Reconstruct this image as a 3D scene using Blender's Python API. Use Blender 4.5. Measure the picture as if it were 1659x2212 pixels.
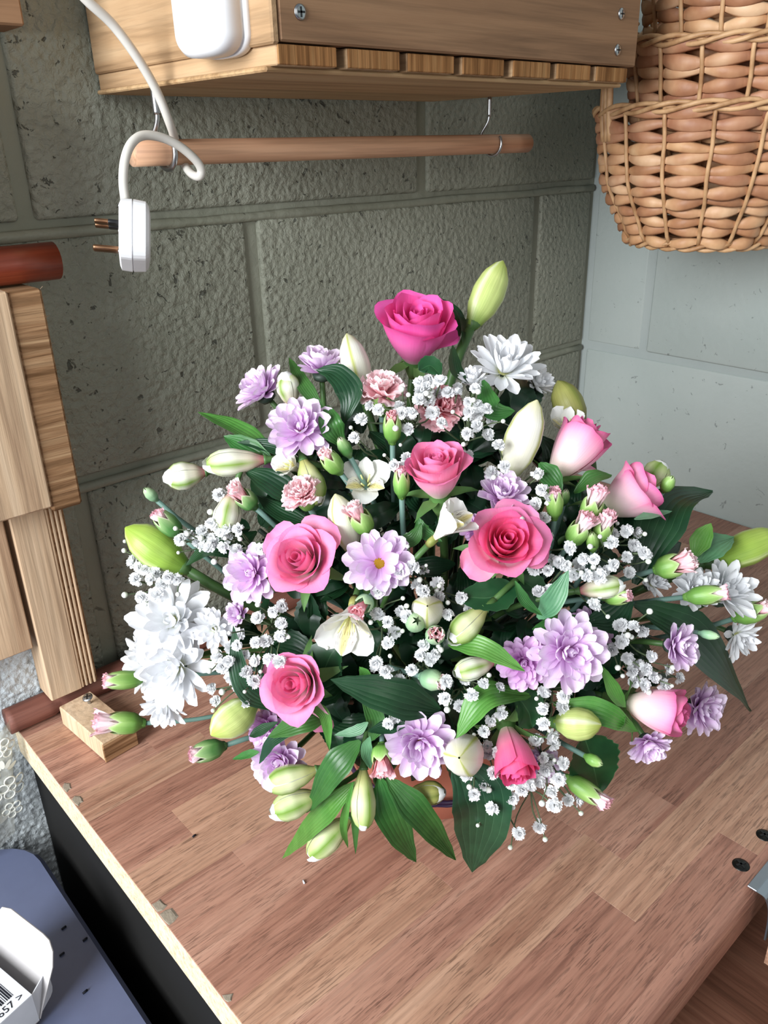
import bpy, bmesh, math, random
from mathutils import Vector, Matrix, noise
R = math.radians
for o in list(bpy.data.objects): bpy.data.objects.remove(o, do_unlink=True)
scene = bpy.context.scene
col = scene.collection
def lin(c):
    f = lambda v: v/12.92 if v <= .04045 else ((v+.055)/1.055)**2.4
    return tuple(f(x/255.) for x in c) + (1.,)

# ------------------------------------------------------------------ camera
F_PX, PW, PH = 1745.9, 1659., 2212.
YAW, PITCH, ROLL = R(48.368), R(24.383), R(-1.399)
CAM = Vector((-1.04246, -.70747, .49066))
FW = Vector((math.cos(YAW)*math.cos(PITCH), math.sin(YAW)*math.cos(PITCH), -math.sin(PITCH)))
_r = Vector((math.sin(YAW), -math.cos(YAW), 0)); _u = _r.cross(FW)
RT = _r*math.cos(ROLL) + _u*math.sin(ROLL)
UP = -_r*math.sin(ROLL) + _u*math.cos(ROLL)
cd = bpy.data.cameras.new('camera'); camo = bpy.data.objects.new('camera', cd); col.objects.link(camo)
cd.sensor_fit = 'VERTICAL'; cd.sensor_height = 24.; cd.lens = 24.*F_PX/PH; cd.clip_start = .01
m = Matrix((RT, UP, -FW)).transposed().to_4x4(); m.translation = CAM
camo.matrix_world = m
scene.camera = camo

# ------------------------------------------------------------------ light
w = bpy.data.worlds.new('world'); scene.world = w; w.use_nodes = True
bg = w.node_tree.nodes['Background']
bg.inputs[0].default_value = (.80, .90, 1.0, 1); bg.inputs[1].default_value = .20
def area(name, loc, target, sx, sy, power, colr):
    l = bpy.data.lights.new(name, 'AREA'); l.shape = 'RECTANGLE'; l.size = sx; l.size_y = sy; l.energy = power; l.color = colr
    o = bpy.data.objects.new(name, l); col.objects.link(o); o.location = loc
    o.rotation_euler = (Vector(target)-Vector(loc)).to_track_quat('-Z', 'Y').to_euler(); return o
area('window_daylight', (-2.25, -.52, .78), (-.4, -.35, .10), .95, 1.0, 43, (.93, .97, 1.0))
area('front_fill', (-1.3, -2.6, .9), (-.4, -.2, .2), .9, 1.6, 8, (1.0, .97, .93))  # added fill lamp behind the camera; stands for no known opening
vs = scene.view_settings
vs.view_transform = 'Standard'; vs.look = 'None'; vs.exposure = .5; vs.gamma = 1; vs.use_curve_mapping = False

# ------------------------------------------------------------------ helpers
def ray(px, py): return FW + RT*((px-PW/2)/F_PX) - UP*((py-PH/2)/F_PX)
def at(px, py, ax, val):                       # where the sight line meets an axis plane of the room
    d = ray(px, py); return CAM + d*((val-CAM[ax])/d[ax])
WM = {}
def link(name, data, parent=None, M=None, **props):
    o = bpy.data.objects.new(name, data); col.objects.link(o)
    M = M or Matrix()
    if parent is not None:
        o.parent = parent; o.matrix_basis = WM[parent.name].inverted() @ M
    else: o.matrix_basis = M
    WM[o.name] = M.copy()
    for k, v in props.items(): o[k] = v
    return o
def thing(name, loc, label, cat, group=None):
    o = link(name, None, None, Matrix.Translation(Vector(loc)), label=label, category=cat)
    o.empty_display_size = .01
    if group: o['group'] = group
    return o
def tag(o, label, cat, group=None):
    o['label'] = label; o['category'] = cat
    if group: o['group'] = group
    return o
def meshd(name, V, Fc, uv=None, mat=None, smooth=True):
    me = bpy.data.meshes.new(name); me.from_pydata([tuple(v) for v in V], [], Fc)
    if uv:
        l = me.uv_layers.new(name='UVMap')
        idx = [0]*len(me.loops); me.loops.foreach_get('vertex_index', idx)
        fl = []
        for i in idx: fl += [uv[i][0], uv[i][1]]
        l.data.foreach_set('uv', fl)
    if smooth: me.polygons.foreach_set('use_smooth', [True]*len(me.polygons))
    if mat: me.materials.append(mat)
    me.update(); return me
def grid(fn, nu, nv):                          # fn(s, t) s in 0..1 along, t in -1..1 across
    V, U, Fc = [], [], []
    for i in range(nu+1):
        for j in range(nv+1):
            s, t = i/nu, 2*j/nv-1
            V.append(Vector(fn(s, t))); U.append((s, (t+1)/2))
    n = nv+1
    for i in range(nu):
        for j in range(nv): Fc.append((i*n+j, i*n+j+1, (i+1)*n+j+1, (i+1)*n+j))
    return V, Fc, U
def lerp_tab(tab, s):
    for (a, x), (b, y) in zip(tab, tab[1:]):
        if s <= b:
            k = (s-a)/(b-a) if b > a else 0; k = k*k*(3-2*k)*.5+k*.5
            return x+(y-x)*k
    return tab[-1][1]
def spline(pts, n):                            # Catmull-Rom through points
    P = [Vector(p) for p in pts]; P = [P[0]*2-P[1]]+P+[P[-1]*2-P[-2]]
    out = []; segs = len(P)-3
    for i in range(n+1):
        x = i/n*segs; k = min(int(x), segs-1); t = x-k
        a, b, c, d = P[k:k+4]
        out.append(.5*((2*b)+(c-a)*t+(2*a-5*b+4*c-d)*t*t+(3*b-a-3*c+d)*t**3))
    return out
def tube_geo(pts, rad, sides=7, cap=True, rfn=None):
    V, Fc, U = [], [], []; n = len(pts)
    t0 = (pts[1]-pts[0]).normalized(); nrm = t0.orthogonal().normalized()
    for i, p in enumerate(pts):
        t = (pts[min(i+1, n-1)]-pts[max(i-1, 0)]).normalized()
        nrm = (nrm-t*nrm.dot(t)).normalized(); b = t.cross(nrm)
        r = rfn(i/(n-1)) if rfn else rad
        for k in range(sides):
            a = 2*math.pi*k/sides
            V.append(p+nrm*(math.cos(a)*r)+b*(math.sin(a)*r)); U.append((i/(n-1), k/sides))
    for i in range(n-1):
        for k in range(sides):
            Fc.append((i*sides+k, i*sides+(k+1) % sides, (i+1)*sides+(k+1) % sides, (i+1)*sides+k))
    if cap: Fc += [tuple(range(sides-1, -1, -1)), tuple(range((n-1)*sides, n*sides))]
    return V, Fc, U
def join(geos):
    V, Fc, U = [], [], []
    for v, f, u in geos:
        b = len(V); V += v; U += u; Fc += [tuple(i+b for i in q) for q in f]
    return V, Fc, U
def tube(name, pts, rad, mat, parent=None, sides=8, rfn=None, **props):
    o0 = pts[0].copy()
    V, Fc, U = tube_geo([p-o0 for p in pts], rad, sides, True, rfn)
    return link(name, meshd(name, V, Fc, U, mat), parent, Matrix.Translation(o0), **props)
def lathe_geo(prof, sides=24, close=True):     # prof (r, z)
    V, Fc, U = [], [], []
    for i, (r, z) in enumerate(prof):
        for k in range(sides):
            a = 2*math.pi*k/sides; V.append(Vector((r*math.cos(a), r*math.sin(a), z))); U.append((i/(len(prof)-1), k/sides))
    for i in range(len(prof)-1):
        for k in range(sides):
            Fc.append((i*sides+k, i*sides+(k+1) % sides, (i+1)*sides+(k+1) % sides, (i+1)*sides+k))
    if close: Fc += [tuple(range(sides-1, -1, -1)), tuple(range((len(prof)-1)*sides, len(prof)*sides))]
    return V, Fc, U
def box(name, lo, hi, mat, parent=None, bev=.001, seg=1, M=None, warp=None, **props):
    lo, hi = Vector(lo), Vector(hi); c = (lo+hi)/2; s = hi-lo
    bm = bmesh.new(); bmesh.ops.create_cube(bm, size=1)
    for v in bm.verts: v.co = Vector((v.co.x*s.x, v.co.y*s.y, v.co.z*s.z))
    if bev: bmesh.ops.bevel(bm, geom=bm.edges[:], offset=bev, segments=seg, affect='EDGES', profile=.5)
    if warp:
        for v in bm.verts: v.co = warp(v.co)
    me = bpy.data.meshes.new(name); bm.to_mesh(me); bm.free(); me.materials.append(mat)
    if seg > 1: me.polygons.foreach_set('use_smooth', [True]*len(me.polygons))
    return link(name, me, parent, (M or Matrix()) @ Matrix.Translation(c), **props)
def frame_z(d, spin=0., up=None):              # rotation whose z axis is d
    d = Vector(d).normalized(); x = (up or UP).cross(d)
    if x.length < 1e-3: x = RT.copy()
    x.normalize(); y = d.cross(x)
    return Matrix((x, y, d)).transposed().to_4x4() @ Matrix.Rotation(spin, 4, 'Z')

# ------------------------------------------------------------------ materials
class NT:
    def __init__(s, name):
        s.m = bpy.data.materials.new(name); s.m.use_nodes = True; s.t = s.m.node_tree; s.n = s.t.nodes; s.l = s.t.links
        s.b = s.n['Principled BSDF']; s.out = s.n['Material Output']
    def N(s, ty, **kw):
        x = s.n.new(ty)
        for k, v in kw.items(): setattr(x, k, v)
        return x
    def L(s, a, b): s.l.new(a, b)
    def ramp(s, src, stops, interp='LINEAR'):
        r = s.N('ShaderNodeValToRGB'); e = r.color_ramp.elements; r.color_ramp.interpolation = interp
        while len(e) < len(stops): e.new(.5)
        for k, (p, c) in zip(e, stops): k.position = p; k.color = c if len(c) == 4 else lin(c)
        s.L(src, r.inputs[0]); return r.outputs[0]
    def mix(s, fac, a, b, mode='MIX'):
        x = s.N('ShaderNodeMix', data_type='RGBA', blend_type=mode)
        for i, v in ((0, fac), (6, a), (7, b)):
            if hasattr(v, 'is_linked'): s.L(v, x.inputs[i])
            elif i: x.inputs[i].default_value = v if len(v) == 4 else lin(v)
            else: x.inputs[0].default_value = v
        return x.outputs[2]
    def math(s, op, a, b=0.):
        x = s.N('ShaderNodeMath', operation=op)
        for i, v in ((0, a), (1, b)):
            if hasattr(v, 'is_linked'): s.L(v, x.inputs[i])
            else: x.inputs[i].default_value = v
        return x.outputs[0]
    def coord(s, which='Object', scale=(1, 1, 1), rnd=0.):
        tc = s.N('ShaderNodeTexCoord'); mp = s.N('ShaderNodeMapping'); mp.inputs['Scale'].default_value = scale
        v = tc.outputs[which]
        if rnd:
            oi = s.N('ShaderNodeObjectInfo'); vm = s.N('ShaderNodeVectorMath', operation='ADD')
            k = s.math('MULTIPLY', oi.outputs['Random'], rnd)
            s.L(v, vm.inputs[0]); s.L(k, vm.inputs[1]); v = vm.outputs[0]
        s.L(v, mp.inputs[0]); return mp.outputs[0]
    def noise(s, vec, scale, detail=4, rough=.5, dist=0.):
        x = s.N('ShaderNodeTexNoise'); x.inputs['Scale'].default_value = scale; x.inputs['Detail'].default_value = detail
        x.inputs['Roughness'].default_value = rough; x.inputs['Distortion'].default_value = dist
        if vec: s.L(vec, x.inputs['Vector'])
        return x.outputs['Fac']
    def voro(s, vec, scale, feature='F1'):
        x = s.N('ShaderNodeTexVoronoi', feature=feature); x.inputs['Scale'].default_value = scale
        s.L(vec, x.inputs['Vector']); return x.outputs['Distance']
    def bump(s, h, strength=.5, dist=.002):
        x = s.N('ShaderNodeBump'); x.inputs['Strength'].default_value = strength; x.inputs['Distance'].default_value = dist
        s.L(h, x.inputs['Height']); s.L(x.outputs[0], s.b.inputs['Normal'])
    def color(s, c):
        if hasattr(c, 'is_linked'): s.L(c, s.b.inputs['Base Color'])
        else: s.b.inputs['Base Color'].default_value = c if len(c) == 4 else lin(c)
    def rough(s, r, spec=.5, metal=0.):
        s.b.inputs['Roughness'].default_value = r; s.b.inputs['Specular IOR Level'].default_value = spec; s.b.inputs['Metallic'].default_value = metal
    def thin(s, c, f):                          # leaf and petal: part of the light comes through
        tr = s.N('ShaderNodeBsdfTranslucent'); mx = s.N('ShaderNodeMixShader'); mx.inputs[0].default_value = f
        s.L(c, tr.inputs[0]); s.L(s.b.outputs[0], mx.inputs[1]); s.L(tr.outputs[0], mx.inputs[2]); s.L(mx.outputs[0], s.out.inputs[0])
    def jitter(s, c, amt, hue=0.):
        oi = s.N('ShaderNodeObjectInfo'); h = s.N('ShaderNodeHueSaturation')
        s.L(s.math('ADD', s.math('MULTIPLY', oi.outputs['Random'], amt), 1-amt/2), h.inputs['Value'])
        if hue: s.L(s.math('ADD', s.math('MULTIPLY', oi.outputs['Random'], hue), .5-hue/2), h.inputs['Hue'])
        s.L(c, h.inputs['Color']); return h.outputs[0]
def plain(name, c, rough=.5, spec=.5, metal=0., bumpy=0.):
    t = NT(name); v = t.coord(scale=(1, 1, 1))
    n = t.noise(v, 60, 3)
    c = lin(c) if len(c) == 3 else c
    t.color(t.mix(n, tuple(x*.92 for x in c[:3])+(1,), tuple(min(1, x*1.06) for x in c[:3])+(1,))); t.rough(rough, spec, metal)
    if bumpy: t.bump(t.noise(t.coord(), 300, 3), bumpy, .001)
    return t.m
def wood(name, dark, mid, light, axis=0, fine=160, coarse=18, rough=.6, spec=.3, bump=.25, tone=.25, pores=0.):
    t = NT(name); sc = [1, 1, 1]; sc[axis] = .06
    v = t.coord(scale=sc, rnd=7.3); n1 = t.noise(v, coarse*2.2, 5, .6, 1.2)
    sc2 = [1, 1, 1]; sc2[axis] = .03
    n2 = t.noise(t.coord(scale=sc2, rnd=3.1), fine*2, 3, .6)
    c = t.ramp(n1, [(.3, dark), (.48, mid), (.68, light)])
    c = t.mix(t.math('MULTIPLY', t.ramp(n2, [(.35, (0, 0, 0, 1)), (.62, (1, 1, 1, 1))]), .35), c, dark, 'MIX') if False else \
        t.mix(.55, c, t.mix(1., c, t.ramp(n2, [(.36, tuple(x*.62 for x in (1, 1, 1))+(1,)), (.55, (1, 1, 1, 1))]), 'MULTIPLY'))
    if pores:
        sc3 = [1, 1, 1]; sc3[axis] = .07
        n3 = t.noise(t.coord(scale=sc3, rnd=5.7), 900, 2, .55); n4 = t.noise(t.coord(rnd=2.2), 26, 3, .6)
        k = t.math('MULTIPLY', t.ramp(n3, [(.40, (1, 1, 1, 1)), (.47, (0, 0, 0, 1))]), t.ramp(n4, [(.35, (.15, .15, .15, 1)), (.62, (1, 1, 1, 1))]))
        c = t.mix(t.math('MULTIPLY', k, pores), c, tuple(int(x*.58) for x in dark))
    t.color(t.jitter(c, tone)); t.rough(rough, spec); t.bump(n2, bump, .0015); return t.m
def petal(name, stops, trans=.25, veins=.12, jit=.12, rough=.55, mid=None):
    t = NT(name); tc = t.N('ShaderNodeUVMap'); sp = t.N('ShaderNodeSeparateXYZ'); t.L(tc.outputs[0], sp.inputs[0])
    mp = t.N('ShaderNodeMapping'); mp.inputs['Scale'].default_value = (1.2, 16, 1); t.L(tc.outputs[0], mp.inputs[0])
    n = t.noise(mp.outputs[0], 1.6, 3, .5)
    c = t.ramp(sp.outputs[0], stops)
    if mid:                                     # coloured midrib: (colour, width, start, end)
        mc, mw, a, b = mid
        d = t.math('ABSOLUTE', t.math('SUBTRACT', sp.outputs[1], .5))
        k = t.ramp(d, [(0, (1, 1, 1, 1)), (mw, (0, 0, 0, 1))])
        k2 = t.ramp(sp.outputs[0], [(a, (0, 0, 0, 1)), ((a+b)/2, (1, 1, 1, 1)), (b, (1, 1, 1, 1))])
        c = t.mix(t.math('MULTIPLY', k, k2), c, mc)
    c = t.mix(t.math('MULTIPLY', t.ramp(n, [(.4, (0, 0, 0, 1)), (.7, (1, 1, 1, 1))]), veins), c, stops[0][1] if veins > 0 else c)
    c = t.jitter(c, jit, .012); t.color(c); t.rough(rough, .35); t.bump(n, .25, .0006); t.thin(c, trans); return t.m
def leafmat(name, c1, c2, vein, nveins=7, rough=.38, trans=.18):
    t = NT(name); tc = t.N('ShaderNodeUVMap'); sp = t.N('ShaderNodeSeparateXYZ'); t.L(tc.outputs[0], sp.inputs[0])
    wv = t.math('ABSOLUTE', t.math('SINE', t.math('MULTIPLY', sp.outputs[1], math.pi*nveins)))
    k = t.ramp(wv, [(0, (1, 1, 1, 1)), (.13, (0, 0, 0, 1))])
    n = t.noise(t.coord(rnd=3), 45, 4, .6)
    c = t.mix(t.ramp(n, [(.35, (0, 0, 0, 1)), (.7, (1, 1, 1, 1))]), c1, c2)
    c = t.mix(t.math('MULTIPLY', k, .38), c, vein)
    c = t.jitter(c, .25, .02); t.color(c); t.rough(rough, .5); t.bump(wv, .25, .0007); t.thin(c, trans); return t.m

MAT = {}
def mk_materials():
    # rough painted block wall
    def wallmat(name, a, b, pit, sc, strength, pitk):
        t = NT(name); v = t.coord(rnd=5.)
        n1 = t.noise(v, 6, 4); n2 = t.noise(v, sc, 4, .6, .4); vo = t.voro(v, sc*.8, 'SMOOTH_F1')
        pits = t.ramp(t.noise(v, sc*.55, 3, .65, .6), [(pitk, (1, 1, 1, 1)), (pitk+.05, (0, 0, 0, 1))])
        c = t.mix(t.ramp(n1, [(.3, (0, 0, 0, 1)), (.7, (1, 1, 1, 1))]), a, b)
        c = t.mix(t.math('MULTIPLY', pits, .75), c, pit); t.color(c); t.rough(.55, .35)
        h = t.math('SUBTRACT', t.math('ADD', t.math('MULTIPLY', vo, 1.1), t.math('MULTIPLY', n2, 1.2)), t.math('MULTIPLY', pits, .8))
        t.bump(h, strength, .0035); return t.m
    MAT['wall_l'] = wallmat('sage_rough_block_paint', (134, 136, 121), (146, 147, 133), (50, 50, 44), 190, .8, .31)
    MAT['wall_r'] = wallmat('pale_block_paint', (166, 176, 172), (176, 184, 180), (120, 126, 124), 150, .10, .29)
    MAT['mortar'] = wallmat('painted_mortar', (128, 130, 114), (138, 139, 125), (74, 74, 64), 90, .3, .25)
    MAT['mortar_r'] = wallmat('pale_mortar', (160, 170, 168), (170, 178, 175), (120, 126, 124), 90, .12, .25)
    MAT['roughcast'] = wallmat('white_roughcast', (198, 206, 210), (220, 226, 228), (150, 158, 162), 260, .6, .30)
    MAT['stave_mid'] = wood('laminate_stave', (146, 100, 84), (178, 132, 112), (192, 148, 127), 0, 210, 26, .42, .45, .2, .07, .55)
    MAT['stave_light'] = wood('laminate_stave_light', (150, 107, 87), (184, 141, 116), (198, 157, 132), 0, 210, 26, .42, .45, .2, .07, .55)
    MAT['stave_dark'] = wood('laminate_stave_dark', (134, 90, 76), (164, 117, 98), (180, 133, 113), 0, 210, 26, .42, .45, .2, .07, .55)
    MAT['pine'] = wood('sawn_pine', (168, 136, 108), (204, 174, 142), (218, 192, 162), 2, 130, 14, .7, .25, .3)
    MAT['pine_x'] = wood('sawn_pine_lengthways', (150, 116, 80), (182, 148, 108), (198, 166, 126), 0, 130, 14, .7, .25, .3)
    MAT['pine_y'] = wood('pine_return_board', (134, 104, 74), (166, 134, 100), (182, 152, 118), 1, 130, 14, .7, .25, .3)
    MAT['fascia'] = wood('weathered_fascia', (112, 84, 62), (142, 108, 80), (156, 122, 92), 0, 120, 12, .7, .25, .3, .1)
    MAT['endgrain'] = wood('rough_end_grain', (92, 60, 34), (142, 100, 62), (166, 126, 84), 2, 90, 40, .85, .1, .8)
    MAT['furry'] = wood('rough_sawn_side', (104, 74, 48), (152, 116, 84), (182, 148, 112), 0, 150, 40, .9, .1, 1.)
    MAT['redwood'] = wood('red_stained_rod', (92, 34, 20), (132, 56, 34), (150, 74, 48), 0, 120, 20, .35, .5, .15, .1)
    MAT['rail'] = wood('brown_stained_rail', (96, 58, 48), (126, 80, 68), (142, 96, 82), 0, 150, 20, .6, .3, .2, .1)
    MAT['dowel'] = wood('hanging_dowel_wood', (176, 128, 98), (202, 158, 126), (216, 176, 146), 0, 130, 14, .55, .3, .15, .05)
    t = NT('chipboard'); v = t.coord(); n = t.noise(v, 260, 4, .7)
    t.color(t.ramp(n, [(.3, (176, 146, 108)), (.45, (206, 188, 158)), (.7, (224, 210, 186))])); t.rough(.85, .15); t.bump(n, .5, .001); MAT['chip'] = t.m
    MAT['chipgrey'] = plain('exposed_core', (150, 138, 122), .9, .1, 0, .6)
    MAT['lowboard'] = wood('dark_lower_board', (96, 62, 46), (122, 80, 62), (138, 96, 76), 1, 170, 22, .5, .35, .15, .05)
    MAT['white_plastic'] = plain('white_plastic', (226, 226, 228), .32, .5)
    MAT['cable'] = plain('white_cable', (206, 202, 194), .45, .4)
    MAT['steel'] = plain('zinc_steel', (176, 178, 180), .3, .5, 1.)
    MAT['steel_flat'] = plain('aluminium_strip', (170, 176, 186), .38, .5, 1.)
    MAT['brass'] = plain('plug_pin', (150, 112, 84), .35, .5, 1.)
    MAT['black'] = plain('black_plastic', (18, 18, 20), .35, .5)
    MAT['screwblack'] = plain('black_screw', (44, 44, 42), .3, .5, .8)
    MAT['box'] = plain('slate_blue_plastic', (92, 99, 126), .38, .5, 0, .05)
    MAT['boxdark'] = plain('dark_plastic', (48, 54, 66), .4, .5)
    MAT['shadeblack'] = plain('painted_shade_black', (24, 23, 22), .7, .2)  # near-black colour stands in for the shade under the worktop
    MAT['card'] = plain('white_card', (214, 216, 222), .6, .3)
    MAT['card_in'] = plain('grey_card_inside', (176, 172, 172), .7, .2)
    MAT['ink'] = plain('ink', (26, 28, 36), .6, .2)
    MAT['lace'] = plain('lace_thread', (226, 226, 216), .8, .2)
    t = NT('net_fabric'); t.color((214, 214, 202)); t.rough(.9, .1)
    tr = t.N('ShaderNodeBsdfTransparent'); mx = t.N('ShaderNodeMixShader'); v = t.coord(scale=(1, 1, 1))
    vo = t.voro(v, 900, 'F1'); t.L(t.ramp(vo, [(.42, (0, 0, 0, 1)), (.5, (1, 1, 1, 1))]), mx.inputs[0])
    mx2 = t.N('ShaderNodeMixShader'); mx2.inputs[0].default_value = .42
    t.L(tr.outputs[0], mx2.inputs[1]); t.L(t.b.outputs[0], mx2.inputs[2])
    t.L(mx2.outputs[0], t.out.inputs[0]); MAT['net'] = t.m
    MAT['floor'] = plain('concrete_floor', (84, 82, 80), .9, .2, 0, .4)
    MAT['pot'] = plain('terracotta_plastic', (176, 108, 88), .5, .4, 0, .08)
    MAT['foam'] = plain('wet_floral_foam', (34, 58, 38), .9, .1, 0, .5)
    MAT['wire'] = plain('purple_wire', (44, 28, 58), .3, .5)
    # wicker
    t = NT('wicker_weaver'); v = t.coord(rnd=9.); n = t.noise(v, 30, 3); n2 = t.noise(v, 14, 1)
    c = t.ramp(t.math('ADD', t.math('MULTIPLY', n, .5), t.math('MULTIPLY', n2, .55)), [(.33, (124, 80, 58)), (.48, (166, 116, 84)), (.58, (190, 144, 108)), (.7, (214, 176, 140))])
    t.color(t.jitter(c, .3, .015)); t.rough(.5, .4); t.bump(t.noise(v, 200, 3), .25, .001); MAT['wicker'] = t.m
    t = NT('wicker_stake'); n = t.noise(t.coord(rnd=4.), 60, 3)
    t.color(t.ramp(n, [(.3, (160, 118, 80)), (.6, (200, 160, 118))])); t.rough(.5, .4); MAT['stake'] = t.m
    # flowers
    W = (1, 1, 1, 1)
    MAT['rose_hot'] = petal('hot_pink_rose', [(0, (250, 205, 220)), (.18, (248, 138, 198)), (.7, (246, 108, 184)), (1, (242, 92, 174))], .28, .05)
    MAT['rose_pink'] = petal('pink_rose', [(0, (252, 238, 220)), (.3, (252, 205, 218)), (.65, (250, 166, 200)), (1, (244, 132, 182))], .28, .05)
    MAT['rose_deep'] = petal('deep_pink_rose', [(0, (252, 232, 212)), (.25, (250, 166, 192)), (.6, (246, 118, 166)), (1, (240, 92, 150))], .28, .05)
    MAT['rose_pale'] = petal('pale_backed_rose', [(0, (246, 242, 218)), (.35, (252, 222, 226)), (.75, (248, 176, 206)), (1, (234, 110, 168))], .28, .05)
    MAT['lilac'] = petal('lilac_petal', [(0, (214, 150, 206)), (.3, (230, 194, 234)), (.75, (240, 220, 244)), (1, (248, 236, 250))], .28, .3)
    MAT['lilac_deep'] = petal('deep_lilac_petal', [(0, (204, 128, 196)), (.4, (226, 176, 226)), (1, (240, 210, 242))], .28, .3)
    MAT['white_c'] = petal('white_mum_petal', [(0, (226, 230, 200)), (.25, (240, 241, 243)), (1, (245, 245, 248))], .22, .04, .07)
    MAT['carn'] = petal('pink_carnation_petal', [(0, (246, 172, 180)), (.6, (251, 204, 210)), (.88, (253, 222, 226)), (1, (254, 240, 241))], .3, .1)
    MAT['carn_deep'] = petal('coral_carnation_petal', [(0, (240, 138, 150)), (.6, (249, 176, 186)), (1, (252, 208, 214))], .3, .1)
    MAT['carn_pale'] = petal('blush_bud_petal', [(0, (246, 230, 218)), (.5, (253, 234, 236)), (.85, (251, 216, 224)), (1, (244, 176, 192))], .3, .1)
    MAT['calyx'] = petal('calyx_green', [(0, (88, 128, 62)), (.45, (112, 158, 72)), (.85, (156, 192, 110)), (1, (196, 214, 160))], .12, .25, .12, .4)
    MAT['calyx_d'] = petal('calyx_dark_green', [(0, (66, 100, 58)), (.5, (84, 134, 70)), (.9, (150, 180, 120)), (1, (214, 206, 186))], .12, .25, .12, .4)
    MAT['calyx_b'] = petal('calyx_bluegreen', [(0, (120, 160, 136)), (.5, (144, 184, 142)), (1, (190, 214, 170))], .12, .15, .12, .4)
    MAT['lily_g'] = petal('lily_bud_green', [(0, (96, 134, 46)), (.25, (146, 178, 72)), (.7, (172, 196, 92)), (1, (160, 184, 74))], .15, .3, .08, .35, ((206, 218, 150), .10, .05, .5))
    MAT['lily_y'] = petal('lily_bud_yellowgreen', [(0, (110, 150, 56)), (.22, (196, 212, 130)), (.7, (208, 218, 138)), (1, (186, 202, 96))], .18, .3, .08, .35, ((232, 236, 196), .12, .05, .5))
    MAT['lily_w'] = petal('lily_bud_cream', [(0, (170, 190, 110)), (.2, (228, 226, 204)), (.75, (240, 236, 226)), (1, (226, 222, 178))], .2, .05, .06, .4, ((186, 192, 96), .09, .05, .5))
    MAT['als_g'] = petal('alstroemeria_outer', [(0, (132, 92, 60)), (.14, (184, 116, 118)), (.3, (226, 214, 190)), (.7, (240, 242, 226)), (.92, (214, 226, 168)), (1, (150, 180, 84))], .22, .08, .06, .45, ((134, 166, 70), .22, .1, .8))
    MAT['als_p'] = petal('alstroemeria_green', [(0, (120, 110, 56)), (.2, (190, 190, 120)), (.6, (226, 230, 186)), (1, (178, 200, 116))], .22, .08, .06, .45, ((122, 156, 60), .26, .1, .8))
    MAT['als_w'] = petal('alstroemeria_white', [(0, (214, 206, 170)), (.3, (240, 240, 232)), (1, (248, 248, 246))], .22, .05, .05, .45)
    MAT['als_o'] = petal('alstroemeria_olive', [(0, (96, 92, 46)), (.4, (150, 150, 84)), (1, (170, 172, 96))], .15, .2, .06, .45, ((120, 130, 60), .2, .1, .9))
    t = NT('alstroemeria_streaked'); tc = t.N('ShaderNodeUVMap'); sp = t.N('ShaderNodeSeparateXYZ'); t.L(tc.outputs[0], sp.inputs[0])
    mp = t.N('ShaderNodeMapping'); mp.inputs['Scale'].default_value = (5, 26, 1); t.L(tc.outputs[0], mp.inputs[0])
    st = t.ramp(t.noise(mp.outputs[0], 1.2, 1, .4), [(.60, (0, 0, 0, 1)), (.64, (1, 1, 1, 1))])
    body = t.ramp(sp.outputs[0], [(.3, (0, 0, 0, 1)), (.45, (1, 1, 1, 1)), (.8, (1, 1, 1, 1)), (.9, (0, 0, 0, 1))])
    d = t.ramp(t.math('ABSOLUTE', t.math('SUBTRACT', sp.outputs[1], .5)), [(.12, (1, 1, 1, 1)), (.32, (0, 0, 0, 1))])
    c = t.mix(t.math('MULTIPLY', d, .8), (244, 242, 234), (226, 210, 118)); c = t.mix(t.math('MULTIPLY', t.math('MULTIPLY', st, body), .85), c, (84, 40, 40))
    t.color(c); t.rough(.45, .35); t.thin(c, .2); MAT['als_s'] = t.m
    MAT['gyp'] = petal('gypsophila_petal', [(0, (214, 218, 200)), (.3, (244, 245, 246)), (1, (250, 250, 251))], .3, .0, .08)
    MAT['gypbud'] = petal('gypsophila_bud', [(0, (186, 200, 164)), (.5, (232, 234, 226)), (1, (244, 244, 240))], .1, .0, .1)
    MAT['gypstem'] = plain('gypsophila_stem', (92, 106, 78), .6, .3)
    MAT['disk'] = plain('yellow_disc', (196, 150, 40), .8, .2, 0, .8)
    MAT['diskpale'] = plain('pale_yellow_disc', (222, 222, 150), .8, .2, 0, .8)
    MAT['stem'] = plain('green_stem', (70, 104, 54), .45, .4)
    MAT['stem_b'] = plain('bluegreen_stem', (96, 126, 116), .5, .35)
    MAT['stem_d'] = plain('dark_stem', (44, 58, 48), .5, .35)
    MAT['leaf'] = leafmat('lily_leaf_green', (44, 92, 40), (62, 116, 52), (126, 166, 104))
    MAT['leaf_l'] = leafmat('bright_leaf_green', (72, 128, 50), (100, 154, 70), (156, 190, 116))
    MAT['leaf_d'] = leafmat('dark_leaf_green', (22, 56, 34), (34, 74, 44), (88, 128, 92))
    MAT['leaf_g'] = leafmat('grey_leaf_green', (84, 134, 98), (108, 158, 118), (70, 110, 84))
    MAT['leaf_r'] = leafmat('rose_leaf_green', (24, 64, 34), (36, 82, 44), (90, 134, 90), 2)
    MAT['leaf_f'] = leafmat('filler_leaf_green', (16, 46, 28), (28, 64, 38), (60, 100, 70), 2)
    MAT['sepal'] = petal('sepal_green', [(0, (112, 146, 84)), (.5, (92, 134, 72)), (1, (70, 110, 58))], .15, .2)
mk_materials()

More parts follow.
